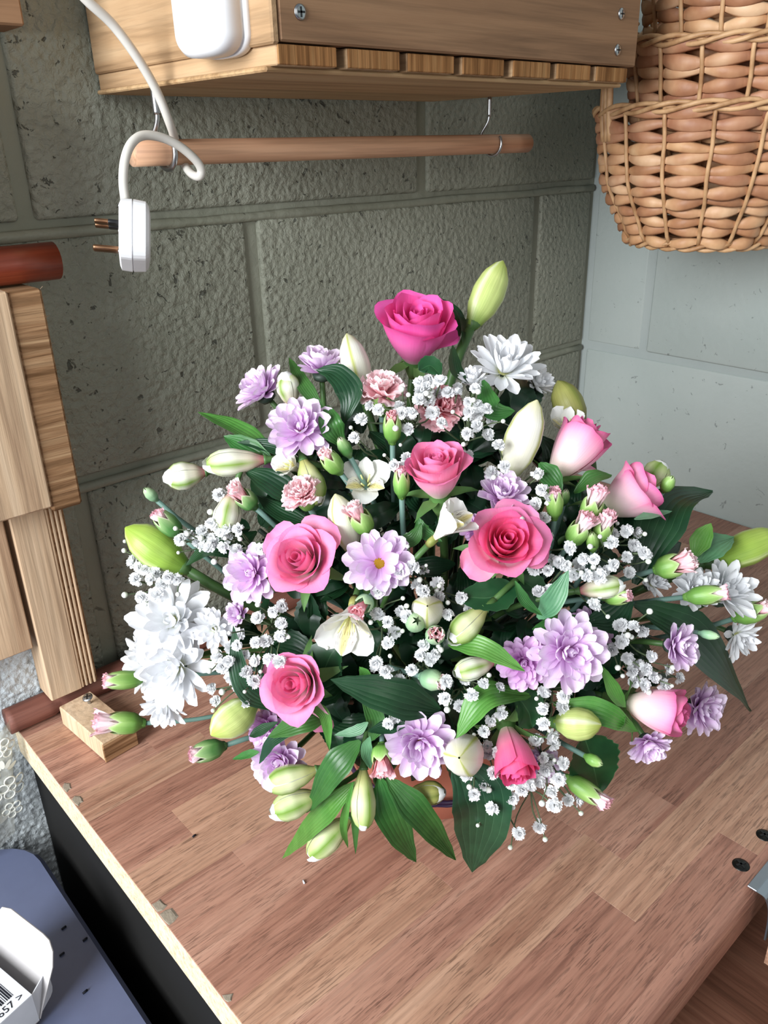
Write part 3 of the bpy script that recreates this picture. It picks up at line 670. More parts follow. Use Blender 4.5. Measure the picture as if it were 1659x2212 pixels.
# ------------------------------------------------------------------ wicker baskets
def basket(c, z0, z1, rb, rt, tilt, label, seed, ns=16, nrows=13, handle=False):
    g = random.Random(seed)
    M = Matrix.Translation((c[0], c[1], z0)) @ Matrix.Rotation(R(tilt[0]), 4, 'X') @ Matrix.Rotation(R(tilt[1]), 4, 'Y')
    t = thing('wicker_basket', (c[0], c[1], z0), label, 'basket', None)
    H = z1-z0
    def rad(s): return lerp_tab([(0, rb*.90), (.08, rb), (.5, rb+(rt-rb)*.72), (1, rt)], s)
    ph = g.uniform(0, .3)
    for i in range(ns):
        a = 2*math.pi*i/ns+ph; pts = []
        for q in range(13):
            s = q/12; r = rad(s)+.0012; wob = .02*math.sin(q*1.3+i)
            pts.append(M @ Vector((math.cos(a+wob*.3)*r, math.sin(a+wob*.3)*r, H*s)))
        tube('stake', pts, .0021, MAT['stake'], t, 7)
    h = H/nrows
    for j in range(nrows):
        s = (j+.5)/nrows; r0 = rad(s); V = []; Fc = []; U = []; n = ns*8; sides = 8
        tilt_ph = g.uniform(0, 6.28)
        for q in range(n):
            a = 2*math.pi*q/n+ph; x = (q % 8)/8.; b = math.sin(math.pi*x)
            gi = random.Random(seed*999+j*50+q//8); fat = gi.uniform(.85, 1.2)
            r = r0-.0026+.0052*b**.8; hh = h*(.33+.31*b)*fat; th = .0016+.0016*b
            zz = H*s+math.sin(a+tilt_ph)*.0012+gi.uniform(-.0012, .0012)*b+(.0016 if (q//8+j) % 2 else -.0016)*math.cos(math.pi*x)
            for k2 in range(sides):
                w2 = 2*math.pi*k2/sides
                rr_ = r+math.cos(w2)*th
                V.append(Vector((math.cos(a)*rr_, math.sin(a)*rr_, zz+math.sin(w2)*hh))); U.append((q/n, k2/sides))
        for q in range(n):
            for k2 in range(sides):
                q2 = (q+1) % n; k3 = (k2+1) % sides
                Fc.append((q*sides+k2, q2*sides+k2, q2*sides+k3, q*sides+k3))
        link('weaver', meshd('weaver', V, Fc, U, MAT['wicker']), t, M)
    for nm, s0, dr, sh_ in (('rim_braid', 1.0, .003, 3), ('foot_braid', .0, .0015, 3)):
        for b_ in range(sh_):
            pts = []
            for q in range(ns*6+1):
                a = 2*math.pi*q/(ns*6)
                pts.append(Vector((math.cos(a)*(rad(s0)+dr+.003*math.cos(a*ns/2+b_*2.1)), math.sin(a)*(rad(s0)+dr+.003*math.cos(a*ns/2+b_*2.1)), H*s0+.004*math.sin(a*ns/2+b_*2.1))))
            V, Fc, U = tube_geo(pts, .0023, 7, False); link(nm, meshd(nm, V, Fc, U, MAT['stake']), t, M)
    # woven base
    gs = []
    for q in range(7):
        rr_ = rb*.9*(q+.5)/7; gs.append(tube_geo([Vector((math.cos(R(15*i))*rr_, math.sin(R(15*i))*rr_, .002+.001*(i % 2))) for i in range(25)], rb*.9/14, 6, False))
    V, Fc, U = join(gs); link('base_weave', meshd('base_weave', V, Fc, U, MAT['wicker']), t, M)
    if handle:
        a = R(handle)
        for d in (-.07, .0, .06):
            r = rad(1)
            pts = [Vector((math.cos(a+d)*r, math.sin(a+d)*r, H*.78)), Vector((math.cos(a+d)*(r+.004), math.sin(a+d)*(r+.004), H*1.05)), Vector((math.cos(a+d*.6)*(r+.002), math.sin(a+d*.6)*(r+.002), H*1.35)), Vector((math.cos(a+d*.4)*(r-.02), math.sin(a+d*.4)*(r-.02), H*1.6))]
            V, Fc, U = tube_geo(spline(pts, 14), .0034, 8); link('handle', meshd('handle', V, Fc, U, MAT['stake']), t, M)
bc = (-.148, -.240)
basket(bc, .388, .518, .082, .118, (0, 0), 'lowest wicker basket of the nested stack, with its full woven side and base showing', 7, 16, 13, 148)
basket((bc[0]+.012, bc[1]-.016), .455, .588, .078, .112, (3, -7), 'wicker basket nested in the middle of the stack beside the shelf end', 17, 16, 12)
basket((bc[0]+.014, bc[1]-.022), .525, .655, .076, .110, (2, -6), 'topmost wicker basket of the nested stack, cut off at its rim', 27, 16, 12)

# ------------------------------------------------------------------ the flower arrangement: pot and foam
PC = Vector((-.652, -.322, 0))
pot = thing('flower_pot', PC, 'terracotta-coloured round plastic bowl under the flower arrangement', 'pot')
V, Fc, U = lathe_geo([(.058, .0005), (.064, .002), (.072, .04), (.078, .066), (.083, .068), (.084, .084), (.080, .086), (.076, .082), (.070, .03), (.05, .02), (.002, .02)], 48)
link('bowl', meshd('bowl', V, Fc, U, MAT['pot']), pot, Matrix.Translation(PC))
def ring(name, r, z, th, mat, parent):
    V, Fc, U = tube_geo([Vector((math.cos(R(6*i))*r, math.sin(R(6*i))*r, z+.0008*math.sin(i*1.7))) for i in range(61)], th, 8, False)
    link(name, meshd(name, V, Fc, U, mat), parent, Matrix.Translation(PC))
ring('wire_tie', .0745, .030, .0017, MAT['wire'], pot); ring('wire_tie', .0740, .0262, .0015, MAT['wire'], pot)
fm = thing('floral_foam', PC+Vector((0, 0, .02)), 'dark green wet foam block filling the bowl between the stems', 'foam')
V, Fc, U = lathe_geo([(.060, .022), (.066, .06), (.064, .095), (.045, .108), (.002, .110)], 28)
link('foam_block', meshd('foam_block', V, Fc, U, MAT['foam']), fm, Matrix.Translation(PC))
F0 = PC+Vector((0, 0, .100))

# dome on which the flower heads sit
DK = Vector((-.640, -.310, .140)); DA, DB, DC = .270, .180, .235
FH = Vector((math.cos(YAW), math.sin(YAW), 0)); RH = Vector((math.sin(YAW), -math.cos(YAW), 0))
def dome(px, py, off=0.):
    d = ray(px, py).normalized(); q = lambda v: Vector((v.dot(RH)/DA, v.dot(FH)/DB, v.z/DC))
    o, e = q(CAM-DK), q(d); a, b, c = e.dot(e), o.dot(e), o.dot(o)-1
    disc = b*b-a*c
    t = (-b-math.sqrt(disc))/a if disc > 0 else -b/a
    t -= off
    if CAM.z+d.z*t < .014 and d.z < 0: t = min(t, (.014-CAM.z)/d.z)
    return CAM+d*t
def mpx(p): return (p-CAM).dot(FW)/F_PX         # metres per photo pixel at a point
def face(f):                                    # facing given as (right, up[, towards the lens])
    r, u = f[0], f[1]; t = f[2] if len(f) > 2 else math.sqrt(max(.02, 1-r*r-u*u))
    return (RT*r+UP*u-FW*t).normalized()
ROOT = {}
def flower(key, name, label, cat, group):
    t = thing(name, F0, label, cat, group); ROOT[key] = t; return t
def stem_to(t, B, d, rad, mat, seed):
    g = random.Random(seed); p0 = F0+Vector((g.uniform(-.03, .03), g.uniform(-.03, .03), g.uniform(-.02, .0)))
    h = (B-p0); p0 += Vector((h.x, h.y, 0))*.12; L = (B-p0).length
    a = p0; b = p0+(h.normalized()*.5+Vector((0, 0, .5)))*L*.35; c = B-d*min(L*.4, .09); pts = []
    for i in range(15):
        s = i/14; pts.append(a*(1-s)**3+b*3*s*(1-s)**2+c*3*s*s*(1-s)+B*s**3)
    tube('stem', pts, rad, mat, t, 8)
def blade(L, W, prof, e0=0., bend=0., cup=.2, ruf=0., nu=8, nv=4, seed=0, serr=0., twist=0.):
    cs = []; x = z = 0.; N_ = nu*3
    for i in range(N_+1):
        th = e0+bend*i/N_; cs.append((x, z, th)); x += math.cos(th)*L/N_; z += math.sin(th)*L/N_
    def fn(s, t):
        x, z, th = cs[min(N_, round(s*N_))]; w = W/2*lerp_tab(prof, s)
        nx, nz = -math.sin(th), math.cos(th)
        o = cup*w*t*t+ruf*W*noise.noise(Vector((s*3+seed, t*2.6, seed*1.7)))*s
        k = 1.
        if serr and s > .99: k = 1-serr*(abs(math.sin(t*9+seed)))
        y = t*w
        if twist: o += y*math.sin(twist*s)*.8; y *= math.cos(twist*s*.8)
        return (x*k+nx*o, y, z*k+nz*o)
    return grid(fn, nu, nv)
# ---- roses
def rose_petal(R0, H, a, flare, curl, seed, r0k=.30, point=.0):
    def fn(s, t):
        top = 1-.20*abs(t)**2.6+point*max(0, 1-abs(t)*2.2)
        ss = s*top; ph = t*a
        r = R0*(r0k+(1-r0k)*math.sin(min(1., ss*1.25)*math.pi/2))
        k = max(0., ss-.5)
        r += R0*flare*k*k*2.6
        z = H*ss-H*curl*max(0., ss-.70)**2*2.4
        r += R0*curl*max(0., ss-.74)*.9
        nn = noise.noise(Vector((ph*1.6+seed*3.1, ss*1.5, seed*.7)))
        r *= 1+.10*nn*ss; z += H*.05*noise.noise(Vector((ph*2.+seed, 7.7, seed)))*ss
        r *= 1+.05*(1-t)*.5                      # one edge slips under the next petal
        return (math.cos(ph)*r, math.sin(ph)*r, z)
    return grid(fn, 11, 10)
SEP = [(0, .5), (.25, 1), (.6, .6), (1, .02)]
def rose(key, px, py, dia, f, kind, mat, label, off=0., seed=1, spin=0., omat=None, extra=()):
    P = dome(px, py, off); m_ = mpx(P); Rr = dia/2*m_; d = face(f); g = random.Random(seed)
    H = {'open': 1.25, 'cup': 1.75, 'bud': 2.5}[kind]*Rr
    base = P-d*H*(.55 if kind != 'bud' else .5)
    t = flower(key, 'rose', label, 'rose', 'roses in the arrangement'); M = Matrix.Translation(base) @ frame_z(d, spin)
    lay = {'open': [(3, .12, 1.0, 105, 0, 0), (3, .22, 1.02, 88, .05, 0), (3, .34, 1.02, 74, .15, .05), (4, .45, 1.0, 62, .3, .2), (4, .56, .94, 58, .45, .5), (5, .68, .84, 54, .55, .75)],
           'cup': [(3, .13, .94, 105, 0, 0), (3, .24, .95, 88, .05, 0), (3, .38, .97, 74, .12, .0), (4, .56, 1.0, 62, .2, .15), (4, .74, .98, 56, .2, .3), (4, .84, .88, 58, .3, .6)],
           'bud': [(3, .16, 1.0, 105, 0, 0), (3, .32, 1.0, 90, -.1, 0), (3, .52, 1.0, 78, -.08, .05), (3, .74, .98, 72, -.05, .18), (3, .93, .93, 66, .02, .35)]}[kind]
    a0 = g.uniform(0, 6)
    for li, (n, rk, hk, aa, fl, cu) in enumerate(lay):
        for i in range(n):
            V, Fc, U = rose_petal(Rr*rk*g.uniform(.96, 1.04), H*hk*g.uniform(.96, 1.03), R(aa)*g.uniform(.95, 1.05), fl*g.uniform(.6, 1.3), cu*g.uniform(.5, 1.4), seed*10+li*7+i, .34, .06 if li > 2 else 0)
            mm = omat if (omat and li == len(lay)-1) else mat
            link('petal', meshd('petal', V, Fc, U, MAT[mm]), t, M @ Matrix.Rotation(a0+2*math.pi*i/n+li*.9+g.uniform(-.15, .15), 4, 'Z'))
    for (pa, L_, e, W_) in extra:                # petals fallen open: angle, length, elevation, width
        V, Fc, U = blade(L_*Rr, W_*Rr, [(0, .3), (.3, .85), (.7, 1), (.92, .75), (1, .35)], R(e), R(-45), .25, .12, 8, 6, seed+pa)
        link('petal', meshd('petal', V, Fc, U, MAT[omat or mat]), t, M @ Matrix.Rotation(R(pa)-spin, 4, 'Z') @ Matrix.Translation((Rr*.3, 0, H*.15)))
    V, Fc, U = lathe_geo([(.003, -.016), (.0055, -.010), (.0068, -.004), (Rr*.30, .001), (Rr*.34, H*.06)], 14)
    link('receptacle', meshd('receptacle', V, Fc, U, MAT['sepal']), t, M)
    for i in range(5):
        V, Fc, U = blade(max(Rr*1.15, .022), .009, SEP, R(g.uniform(-50, 30)) if kind != 'bud' else R(g.uniform(20, 65)), R(-40), .3, .15, 7, 3, seed+i)
        link('sepal', meshd('sepal', V, Fc, U, MAT['sepal']), t, M @ Matrix.Rotation(R(72*i)+a0, 4, 'Z') @ Matrix.Translation((.005, 0, -.003)))
    stem_to(t, base-d*.014, d, .0026, MAT['stem'], seed)
rose('R1', 900, 712, 156, (.05, .70), 'cup', 'rose_hot', 'hot pink rose standing highest in the arrangement, below the tall green lily bud', .0, 1, 0.4, None, ((5, 1.05, 48, 1.2),))
rose('R2', 945, 1018, 128, (-.12, .78), 'cup', 'rose_pink', 'pink rose with a pale base, between the coral carnation and the white trumpet flower', .01, 2, 1.)
rose('R3', 1240, 972, 112, (.50, .72, .12), 'bud', 'rose_pale', 'closed pink rose with pale back petals, against the bluish wall beside the cream lily bud', -.01, 3, .3, None, ((-60, 1.6, 50, 1.1),))
rose('R4', 1365, 1068, 128, (.70, .45, .12), 'cup', 'rose_pale', 'pink rose turned away to show its backs, above the big dark curling leaf', -.01, 4, 2.)
rose('R5', 1092, 1172, 156, (.05, .35), 'open', 'rose_deep', 'wide open deep pink rose with paler rims, beside the white trumpet flower', .015, 5, .5, 'rose_pink', ((65, 1.15, 48, 1.35), (-15, 1.05, 40, 1.1), (215, 1.1, 30, 1.1)))
rose('R6', 650, 1210, 154, (-.25, .28), 'open', 'rose_pink', 'wide open soft pink rose between two lilac chrysanthemums, one of them yellow-eyed', .015, 6, 1.2, 'rose_pink', ((55, 1.2, 45, 1.4), (140, 1.15, 42, 1.2), (205, .9, 40, .9)))
rose('R7', 640, 1476, 150, (-.30, .10), 'open', 'rose_pink', 'pink rose with two fallen-open petals, beside the long dark horizontal leaf', .012, 7, 2.2, 'rose_pink', ((180, 1.2, 5, 1.0), (-70, 1.5, -10, .8)))
rose('R8', 1108, 1630, 96, (.12, -.72), 'bud', 'rose_deep', 'closed deep pink rosebud hanging head down over the worktop', .01, 8, .2)
rose('R9', 1420, 1532, 100, (.86, -.12), 'bud', 'rose_pale', 'pale pink rose lying sideways with a crimson heart, below the big pointed dark leaf', .005, 9, .8)

# ---- chrysanthemums
MP = [(0, .28), (.25, .62), (.6, 1), (.88, .84), (1, .30)]
WP = [(0, .35), (.3, .78), (.62, 1), (.88, .74), (1, .20)]
def petal_set(tag_, mat, prof, width, bends):
    out = []
    for i, b in enumerate(bends):
        for j in range(3):
            V, Fc, U = blade(1., width*(.85+.15*j), prof, 0, R(b+8*j-8), .28+.18*j, .06, 8, 4, i*5+j)
            out.append(meshd(tag_+'_petal', V, Fc, U, MAT[mat]))
    return out
PS = {k: petal_set(k, m_, pr, w_, (14, 34, 62)) for k, m_, pr, w_ in (('lilac', 'lilac', MP, .47), ('lilac_deep', 'lilac_deep', MP, .47), ('white', 'white_c', WP, .37))}
V, Fc, U = lathe_geo([(1., 0), (.98, .12), (.7, .30), (.3, .36), (.02, .34)], 16)
DISK = meshd('disc', V, Fc, U, MAT['disk']); DISKP = meshd('disc_pale', V, Fc, U, MAT['diskpale'])
V, Fc, U = lathe_geo([(.12, -.35), (.30, -.28), (.36, -.10), (.22, .02), (.02, .03)], 12); CAL = meshd('mum_calyx', V, Fc, U, MAT['stem_d'])
def mum(key, px, py, dia, f, kind, label, off=0., seed=1, eye=True, dens=1., close=0.):
    P = dome(px, py, off); m_ = mpx(P); Rr = dia/2*m_; d = face(f); g = random.Random(seed*31+5)
    white = kind == 'white'
    t = flower(key, 'chrysanthemum', label, 'chrysanthemum', 'white chrysanthemums' if white else 'lilac chrysanthemums')
    base = P-d*Rr*.28; M = Matrix.Translation(base) @ frame_z(d, g.uniform(0, 6))
    link('calyx', CAL, t, M @ Matrix.Scale(Rr, 4))
    link('disc', DISKP if white else DISK, t, M @ Matrix.Scale(Rr*(.19 if eye == 2 else .13 if not white else .15), 4) @ Matrix.Translation((0, 0, .5 if eye == 2 else .9 if eye else .4)))
    lay = [(13, 2+close, 1.0, 0, .10), (12, 17+close, .96, 0, .10), (11, 32+close, .86, 1, .09), (8, 48+close*.7, .68, 1, .08), (6, 62+close*.5, .46, 2, .07)]
    if not eye: lay.append((5, 76, .36, 2, .04))
    if eye == 2: lay = lay[:3]
    for li, (n, el, ln, b, r0) in enumerate(lay):
        n = max(4, round(n*dens))
        for i in range(n):
            if g.random() < .04: continue
            a = 2*math.pi*(i+.5*(li % 2))/n+g.uniform(-.12, .12); L_ = Rr*ln*g.uniform(.84, 1.06); e = R(el+g.uniform(-7, 7))
            Mx = M @ Matrix.Rotation(a, 4, 'Z') @ Matrix.Translation((Rr*r0, 0, Rr*.04*li)) @ Matrix.Rotation(-e, 4, 'Y') @ Matrix.Rotation(g.uniform(-.25, .25), 4, 'X') @ Matrix.Scale(L_, 4)
            link('petal', PS[kind][b*3+g.randrange(3)], t, Mx)
    stem_to(t, base-d*Rr*.25, d, .0019, MAT['stem'], seed*3)
LM = [
 ('L1', 560, 838, 122, (-.52, .58), 'lilac', 'lilac chrysanthemum tilted outwards against the bare rough wall, stem showing behind', -.005, 12),
 ('L2', 695, 788, 118, (.02, .86), 'lilac', 'lilac chrysanthemum seen edge on, in front of the pale pointed lily bud', -.005, 18),
 ('L3', 648, 922, 145, (-.08, .36), 'lilac', 'large lilac chrysanthemum below two edge-on lilac ones, no yellow eye showing', .008, 0),
 ('L4', 1085, 1068, 122, (.08, .62), 'lilac', 'lilac chrysanthemum right behind the deep pink open rose', .0, 12),
 ('L5', 540, 1238, 135, (-.35, .15), 'lilac', 'pale lilac chrysanthemum half covered by the soft pink open rose', .008, 0),
 ('L6', 820, 1216, 150, (.02, .15), 'lilac', 'lilac daisy chrysanthemum with an open bright yellow eye', .016, 0),
 ('L7', 512, 1326, 70, (-.6, .3), 'lilac', 'small lilac chrysanthemum tucked beside the little white one', -.004, 18),
 ('L8', 1132, 1432, 118, (-.12, .10), 'lilac_deep', 'deep lilac chrysanthemum with a tight centre, crossed by a leaf tip', .008, 0),
 ('L9', 1232, 1408, 172, (.12, .10), 'lilac', 'largest lilac chrysanthemum, overlapping the tight deep lilac one', .018, 0),
 ('L10', 1278, 1356, 96, (.2, .5), 'lilac_deep', 'deep lilac chrysanthemum peeping out above the largest lilac one', -.018, 8),
 ('L11', 908, 1608, 158, (.0, -.08), 'lilac', 'lilac chrysanthemum between a pink-tipped bud and a round cream bud', .012, 0),
 ('L12', 600, 1648, 128, (-.3, .0), 'lilac', 'lilac chrysanthemum with whitish outer petals, behind the striped green-white buds', -.004, 0),
 ('L13', 572, 1572, 84, (-.3, .05), 'lilac_deep', 'half hidden magenta-lilac chrysanthemum below the curved pale green bud', -.02, 0),
 ('L14', 1468, 1396, 112, (.55, .0), 'lilac', 'lilac chrysanthemum lying over the big pointed dark leaf', .012, 14),
 ('L15', 1520, 1532, 122, (.5, .0), 'lilac', 'lilac chrysanthemum behind the crimson-hearted sideways rose', -.02, 6),
 ('L16', 1402, 1612, 94, (.1, -.5), 'lilac', 'small lilac chrysanthemum hanging below the sideways rose', -.004, 12),
 ('L17', 1168, 1655, 96, (.2, -.2), 'lilac', 'lilac chrysanthemum hidden behind gypsophila next to the hanging rosebud', -.015, 4),
 ('L18', 1026, 1140, 70, (-.2, .3), 'lilac_deep', 'scrap of a magenta-lilac chrysanthemum between white trumpet flower and deep pink rose', -.02, 4),
 ('L19', 592, 1020, 60, (-.4, .3), 'lilac_deep', 'barely visible purple chrysanthemum behind the white striped buds', -.022, 4)]
for i, (k_, x, y, dia, f, kd, lb_, off, cl_) in enumerate(LM): mum(k_, x, y, dia, f, kd, lb_, off, i+1, 2 if k_ == 'L6' else k_ in ('L5', 'L9'), 1., cl_)
WMs = [
 ('W1', 1092, 788, 175, (.15, .62), 'white chrysanthemum standing tall beside the hot pink rose', .0, 14),
 ('W2', 1165, 826, 92, (.62, .4), 'shaded white chrysanthemum tucked behind the tall white one', -.03, 14),
 ('W3', 1020, 822, 80, (-.1, .75), 'small white chrysanthemum half open beside the coral carnation', -.005, 26),
 ('W5', 368, 1338, 188, (-.10, .28), 'large white chrysanthemum with a greenish eye below the gypsophila tip', .005, 0),
 ('W6', 372, 1445, 188, (-.34, -.12), 'large brilliant white chrysanthemum turned towards the window', .012, 4),
 ('W7', 316, 1430, 150, (-.75, .0), 'white chrysanthemum seen from its side behind two large white ones', -.03, 10),
 ('W8', 462, 1358, 100, (.05, .2), 'small starry white chrysanthemum with a yellowish eye', -.004, 0),
 ('W9', 352, 1530, 112, (-.25, -.6), 'white chrysanthemum drooping towards the wood block with the screw', -.012, 12),
 ('W10', 1572, 1275, 150, (.35, .5), 'white chrysanthemum with dense petals beside the green lily bud tip', -.004, 16),
 ('W11', 1502, 1275, 125, (-.05, .55), 'white chrysanthemum behind the two pale green carnation buds', -.01, 20),
 ('W12', 1600, 1378, 110, (.45, -.3), 'white chrysanthemum drooping over the dark table at the arrangement edge', -.01, 10),
 ('W13', 1412, 1258, 78, (.3, .4), 'shaded white chrysanthemum between gypsophila and the pink carnation bud', -.03, 18)]
for i, (k_, x, y, dia, f, lb_, off, cl_) in enumerate(WMs): mum(k_, x, y, dia, f, 'white', lb_, off, i+41, k_ in ('W5', 'W8'), 1. if dia > 120 else .8, cl_)

# ---- carnations
CP = [(0, .16), (.35, .40), (.7, .85), (.92, 1), (1, .9)]
CM = {}
for mt in ('carn', 'carn_deep', 'carn_pale'):
    CM[mt] = []
    for j in range(5):
        V, Fc, U = blade(1., .85, CP, 0, R(-25+12*j), .15, .20, 8, 10, j*3+2, .10); CM[mt].append(meshd('carnation_petal', V, Fc, U, MAT[mt]))
def calyx_geo(L_, W_, close, lobes=5, depth=.26):
    def fn(s, t):
        ph = math.pi*t; lobe = abs(math.cos(lobes*ph/2))**1.4; top = 1-depth*(1-lobe)
        ss = s*top
        r = W_/2*lerp_tab([(0, .22), (.06, .46), (.28, .90), (.55, 1.), (.8, 1-.28*close), (1, .86-.72*close)], ss)
        r *= 1-.05*(1-lobe)*ss
        return (math.cos(ph)*r, math.sin(ph)*r, L_*ss)
    return grid(fn, 12, 20)
def carn_bud(key, b, tp, w_, open_, pm, cm, label, tz=.006, off=0., seed=1, sm='stem_b', srad=.0017):
    mid = dome((b[0]+tp[0])/2, (b[1]+tp[1])/2, off); D = (mid-CAM).dot(FW)
    B = CAM+ray(*b)*(D+tz); T = CAM+ray(*tp)*(D-tz); d = (T-B).normalized(); L_ = (T-B).length; W_ = w_*mpx(mid); g = random.Random(seed)
    t = flower(key, 'carnation_bud', label, 'flower bud', 'carnation buds'); M = Matrix.Translation(B) @ frame_z(d, g.uniform(0, 6))
    cl = .95 if open_ < .05 else .5*(1-open_)
    Lc = L_*(1-.42*open_) if open_ > .04 else L_
    V, Fc, U = calyx_geo(Lc, W_, cl, 5, .30 if open_ > .04 else .12)
    link('calyx', meshd('calyx', V, Fc, U, MAT[cm]), t, M)
    if open_ > .02:
        n = 13
        for i in range(n):
            k_ = i/n; a = 2.4*i; r_ = W_*.27*math.sqrt(k_); ln = L_*1.02-Lc*.55
            Mx = M @ Matrix.Rotation(a, 4, 'Z') @ Matrix.Translation((r_, 0, Lc*.55)) @ Matrix.Rotation(-R(90-15*k_*open_), 4, 'Y') @ Matrix.Scale(ln*g.uniform(.85, 1.05), 4) @ Matrix.Diagonal((1, .75*W_/ln*.9, .8*W_/ln*.9, 1))
            link('petal', CM[pm][i % 5], t, Mx)
    for i in range(4):
        V, Fc, U = blade(L_*.30, W_*.42, [(0, .8), (.4, 1), (1, .05)], R(62), R(34), .35, 0, 5, 4, i)
        link('bract', meshd('bract', V, Fc, U, MAT[cm]), t, M @ Matrix.Rotation(R(90*i+20), 4, 'Z') @ Matrix.Translation((W_*.14, 0, -L_*.03)))
    stem_to(t, B, d, srad, MAT[sm], seed*7)
CBs = [
 ('B1', (552, 1097), (498, 1048), 44, .8, 'carn', 'calyx_d', 'pink-tipped carnation bud opening beside the drooping striped white bud'),
 ('B2', (848, 958), (847, 888), 42, .12, 'carn_deep', 'calyx', 'upright green carnation bud with a red slit, above the pink cup-shaped rose'),
 ('B3', (736, 1022), (698, 974), 44, .15, 'carn', 'calyx', 'green carnation bud with a pinkish point beside the streaked white flower'),
 ('B4', (757, 988), (732, 944), 30, 0., 'carn', 'calyx_d', 'small closed green carnation bud below the large lilac chrysanthemum'),
 ('B5', (868, 1076), (866, 1010), 38, .10, 'carn_pale', 'calyx', 'green carnation bud on a long dark stem beside the streaked white flower'),
 ('B6', (797, 1152), (758, 1088), 50, .6, 'carn', 'calyx', 'pink and green carnation bud leaning on the pale green lily bud'),
 ('B7', (392, 1158), (333, 1104), 46, .14, 'carn_pale', 'calyx_d', 'green carnation bud with a blush point above the big green lily bud'),
 ('B8', (340, 1082), (311, 1054), 25, 0., 'carn', 'calyx_b', 'tiny closed green bud on a long blue-green stalk against the wall'),
 ('B9', (314, 1466), (221, 1472), 42, .10, 'carn_pale', 'calyx', 'green carnation bud lying over the brown rail'),
 ('B10', (312, 1562), (197, 1561), 50, .75, 'carn_pale', 'calyx', 'blush pink carnation bud just above the wood block with the screw'),
 ('B11', (487, 1610), (408, 1634), 48, .15, 'carn_pale', 'calyx_d', 'dark green carnation bud with a blush point hanging over the bare worktop'),
 ('B12', (1197, 1122), (1200, 1055), 38, .06, 'carn_pale', 'calyx', 'upright green carnation bud with a split tip beside gypsophila'),
 ('B13', (1266, 1127), (1297, 1048), 48, .8, 'carn_pale', 'calyx', 'blush carnation bud uppermost of a cluster, touching the turned-away rose'),
 ('B14', (1230, 1176), (1277, 1110), 48, .75, 'carn_pale', 'calyx', 'blush carnation bud lowest of its cluster, next to the deep pink rose'),
 ('B15', (1290, 1176), (1318, 1106), 42, .7, 'carn_pale', 'calyx', 'blush carnation bud squeezed between gypsophila and its two sister buds'),
 ('B16', (1281, 1192), (1279, 1149), 28, 0., 'carn', 'calyx', 'small closed green bud at the foot of three blush carnation buds'),
 ('B17', (1414, 1232), (1505, 1208), 54, .85, 'carn', 'calyx', 'large pink carnation bud with a coral heart beside the folded leaf'),
 ('B18', (1478, 1290), (1577, 1280), 44, .3, 'carn_pale', 'calyx', 'pale green carnation bud lying across white chrysanthemum petals'),
 ('B19', (1584, 1337), (1668, 1308), 48, .3, 'carn', 'calyx', 'lime green carnation bud poking out past the white chrysanthemums'),
 ('B20', (1508, 1367), (1555, 1376), 21, 0., 'carn', 'calyx_b', 'small pointed green bud over the lilac chrysanthemum on the dark leaf'),
 ('B21', (1302, 1291), (1363, 1288), 38, .05, 'carn_pale', 'calyx', 'green bud on a thick bluish stalk beneath the green-striped white bud'),
 ('B22', (797, 1292), (768, 1326), 42, .9, 'carn_deep', 'calyx_b', 'round pink carnation bud sitting on the hanging white flower'),
 ('B23', (893, 1348), (901, 1340), 46, .0, 'carn', 'calyx_b', 'round blue-green bud pointing outwards below gypsophila, without a pink tip'),
 ('B24', (936, 1375), (944, 1368), 44, .10, 'carn', 'calyx_b', 'round blue-green bud with a pinkish star tip'),
 ('B25', (908, 1461), (960, 1476), 48, .04, 'carn', 'calyx_b', 'fat pale blue-green bud above the long dark horizontal leaf'),
 ('B26', (825, 1606), (829, 1680), 50, .9, 'carn_deep', 'calyx', 'pink and white carnation bud hanging down beside the lilac chrysanthemum'),
 ('B27', (1222, 1678), (1317, 1742), 44, .45, 'carn_pale', 'calyx', 'green carnation bud with a white and pink point over the broad rose leaf'),
 ('B28', (1262, 1632), (1302, 1653), 27, 0., 'carn', 'calyx', 'small pointed green bud lying on the broad rose leaf'),
 ('B29', (1431, 1063), (1454, 1028), 30, 0., 'carn', 'calyx', 'small closed green bud beside the turned-away rose, against the bluish wall'),
 ('B30', (1216, 1092), (1224, 1056), 22, 0., 'carn', 'calyx_d', 'slim green bud half behind the green bud with the split tip')]
for i, (k_, b, tp, w_, op, pm, cm, lb_) in enumerate(CBs):
    tz = .014 if k_ in ('B23', 'B24') else (.006 if op else .004)
    carn_bud(k_, b, tp, w_, op, pm, cm, lb_, tz, {'B18': .012, 'B19': .012, 'B22': .02, 'B10': .004, 'B28': .012, 'B20': .02, 'B30': -.008}.get(k_, .008), i+1)
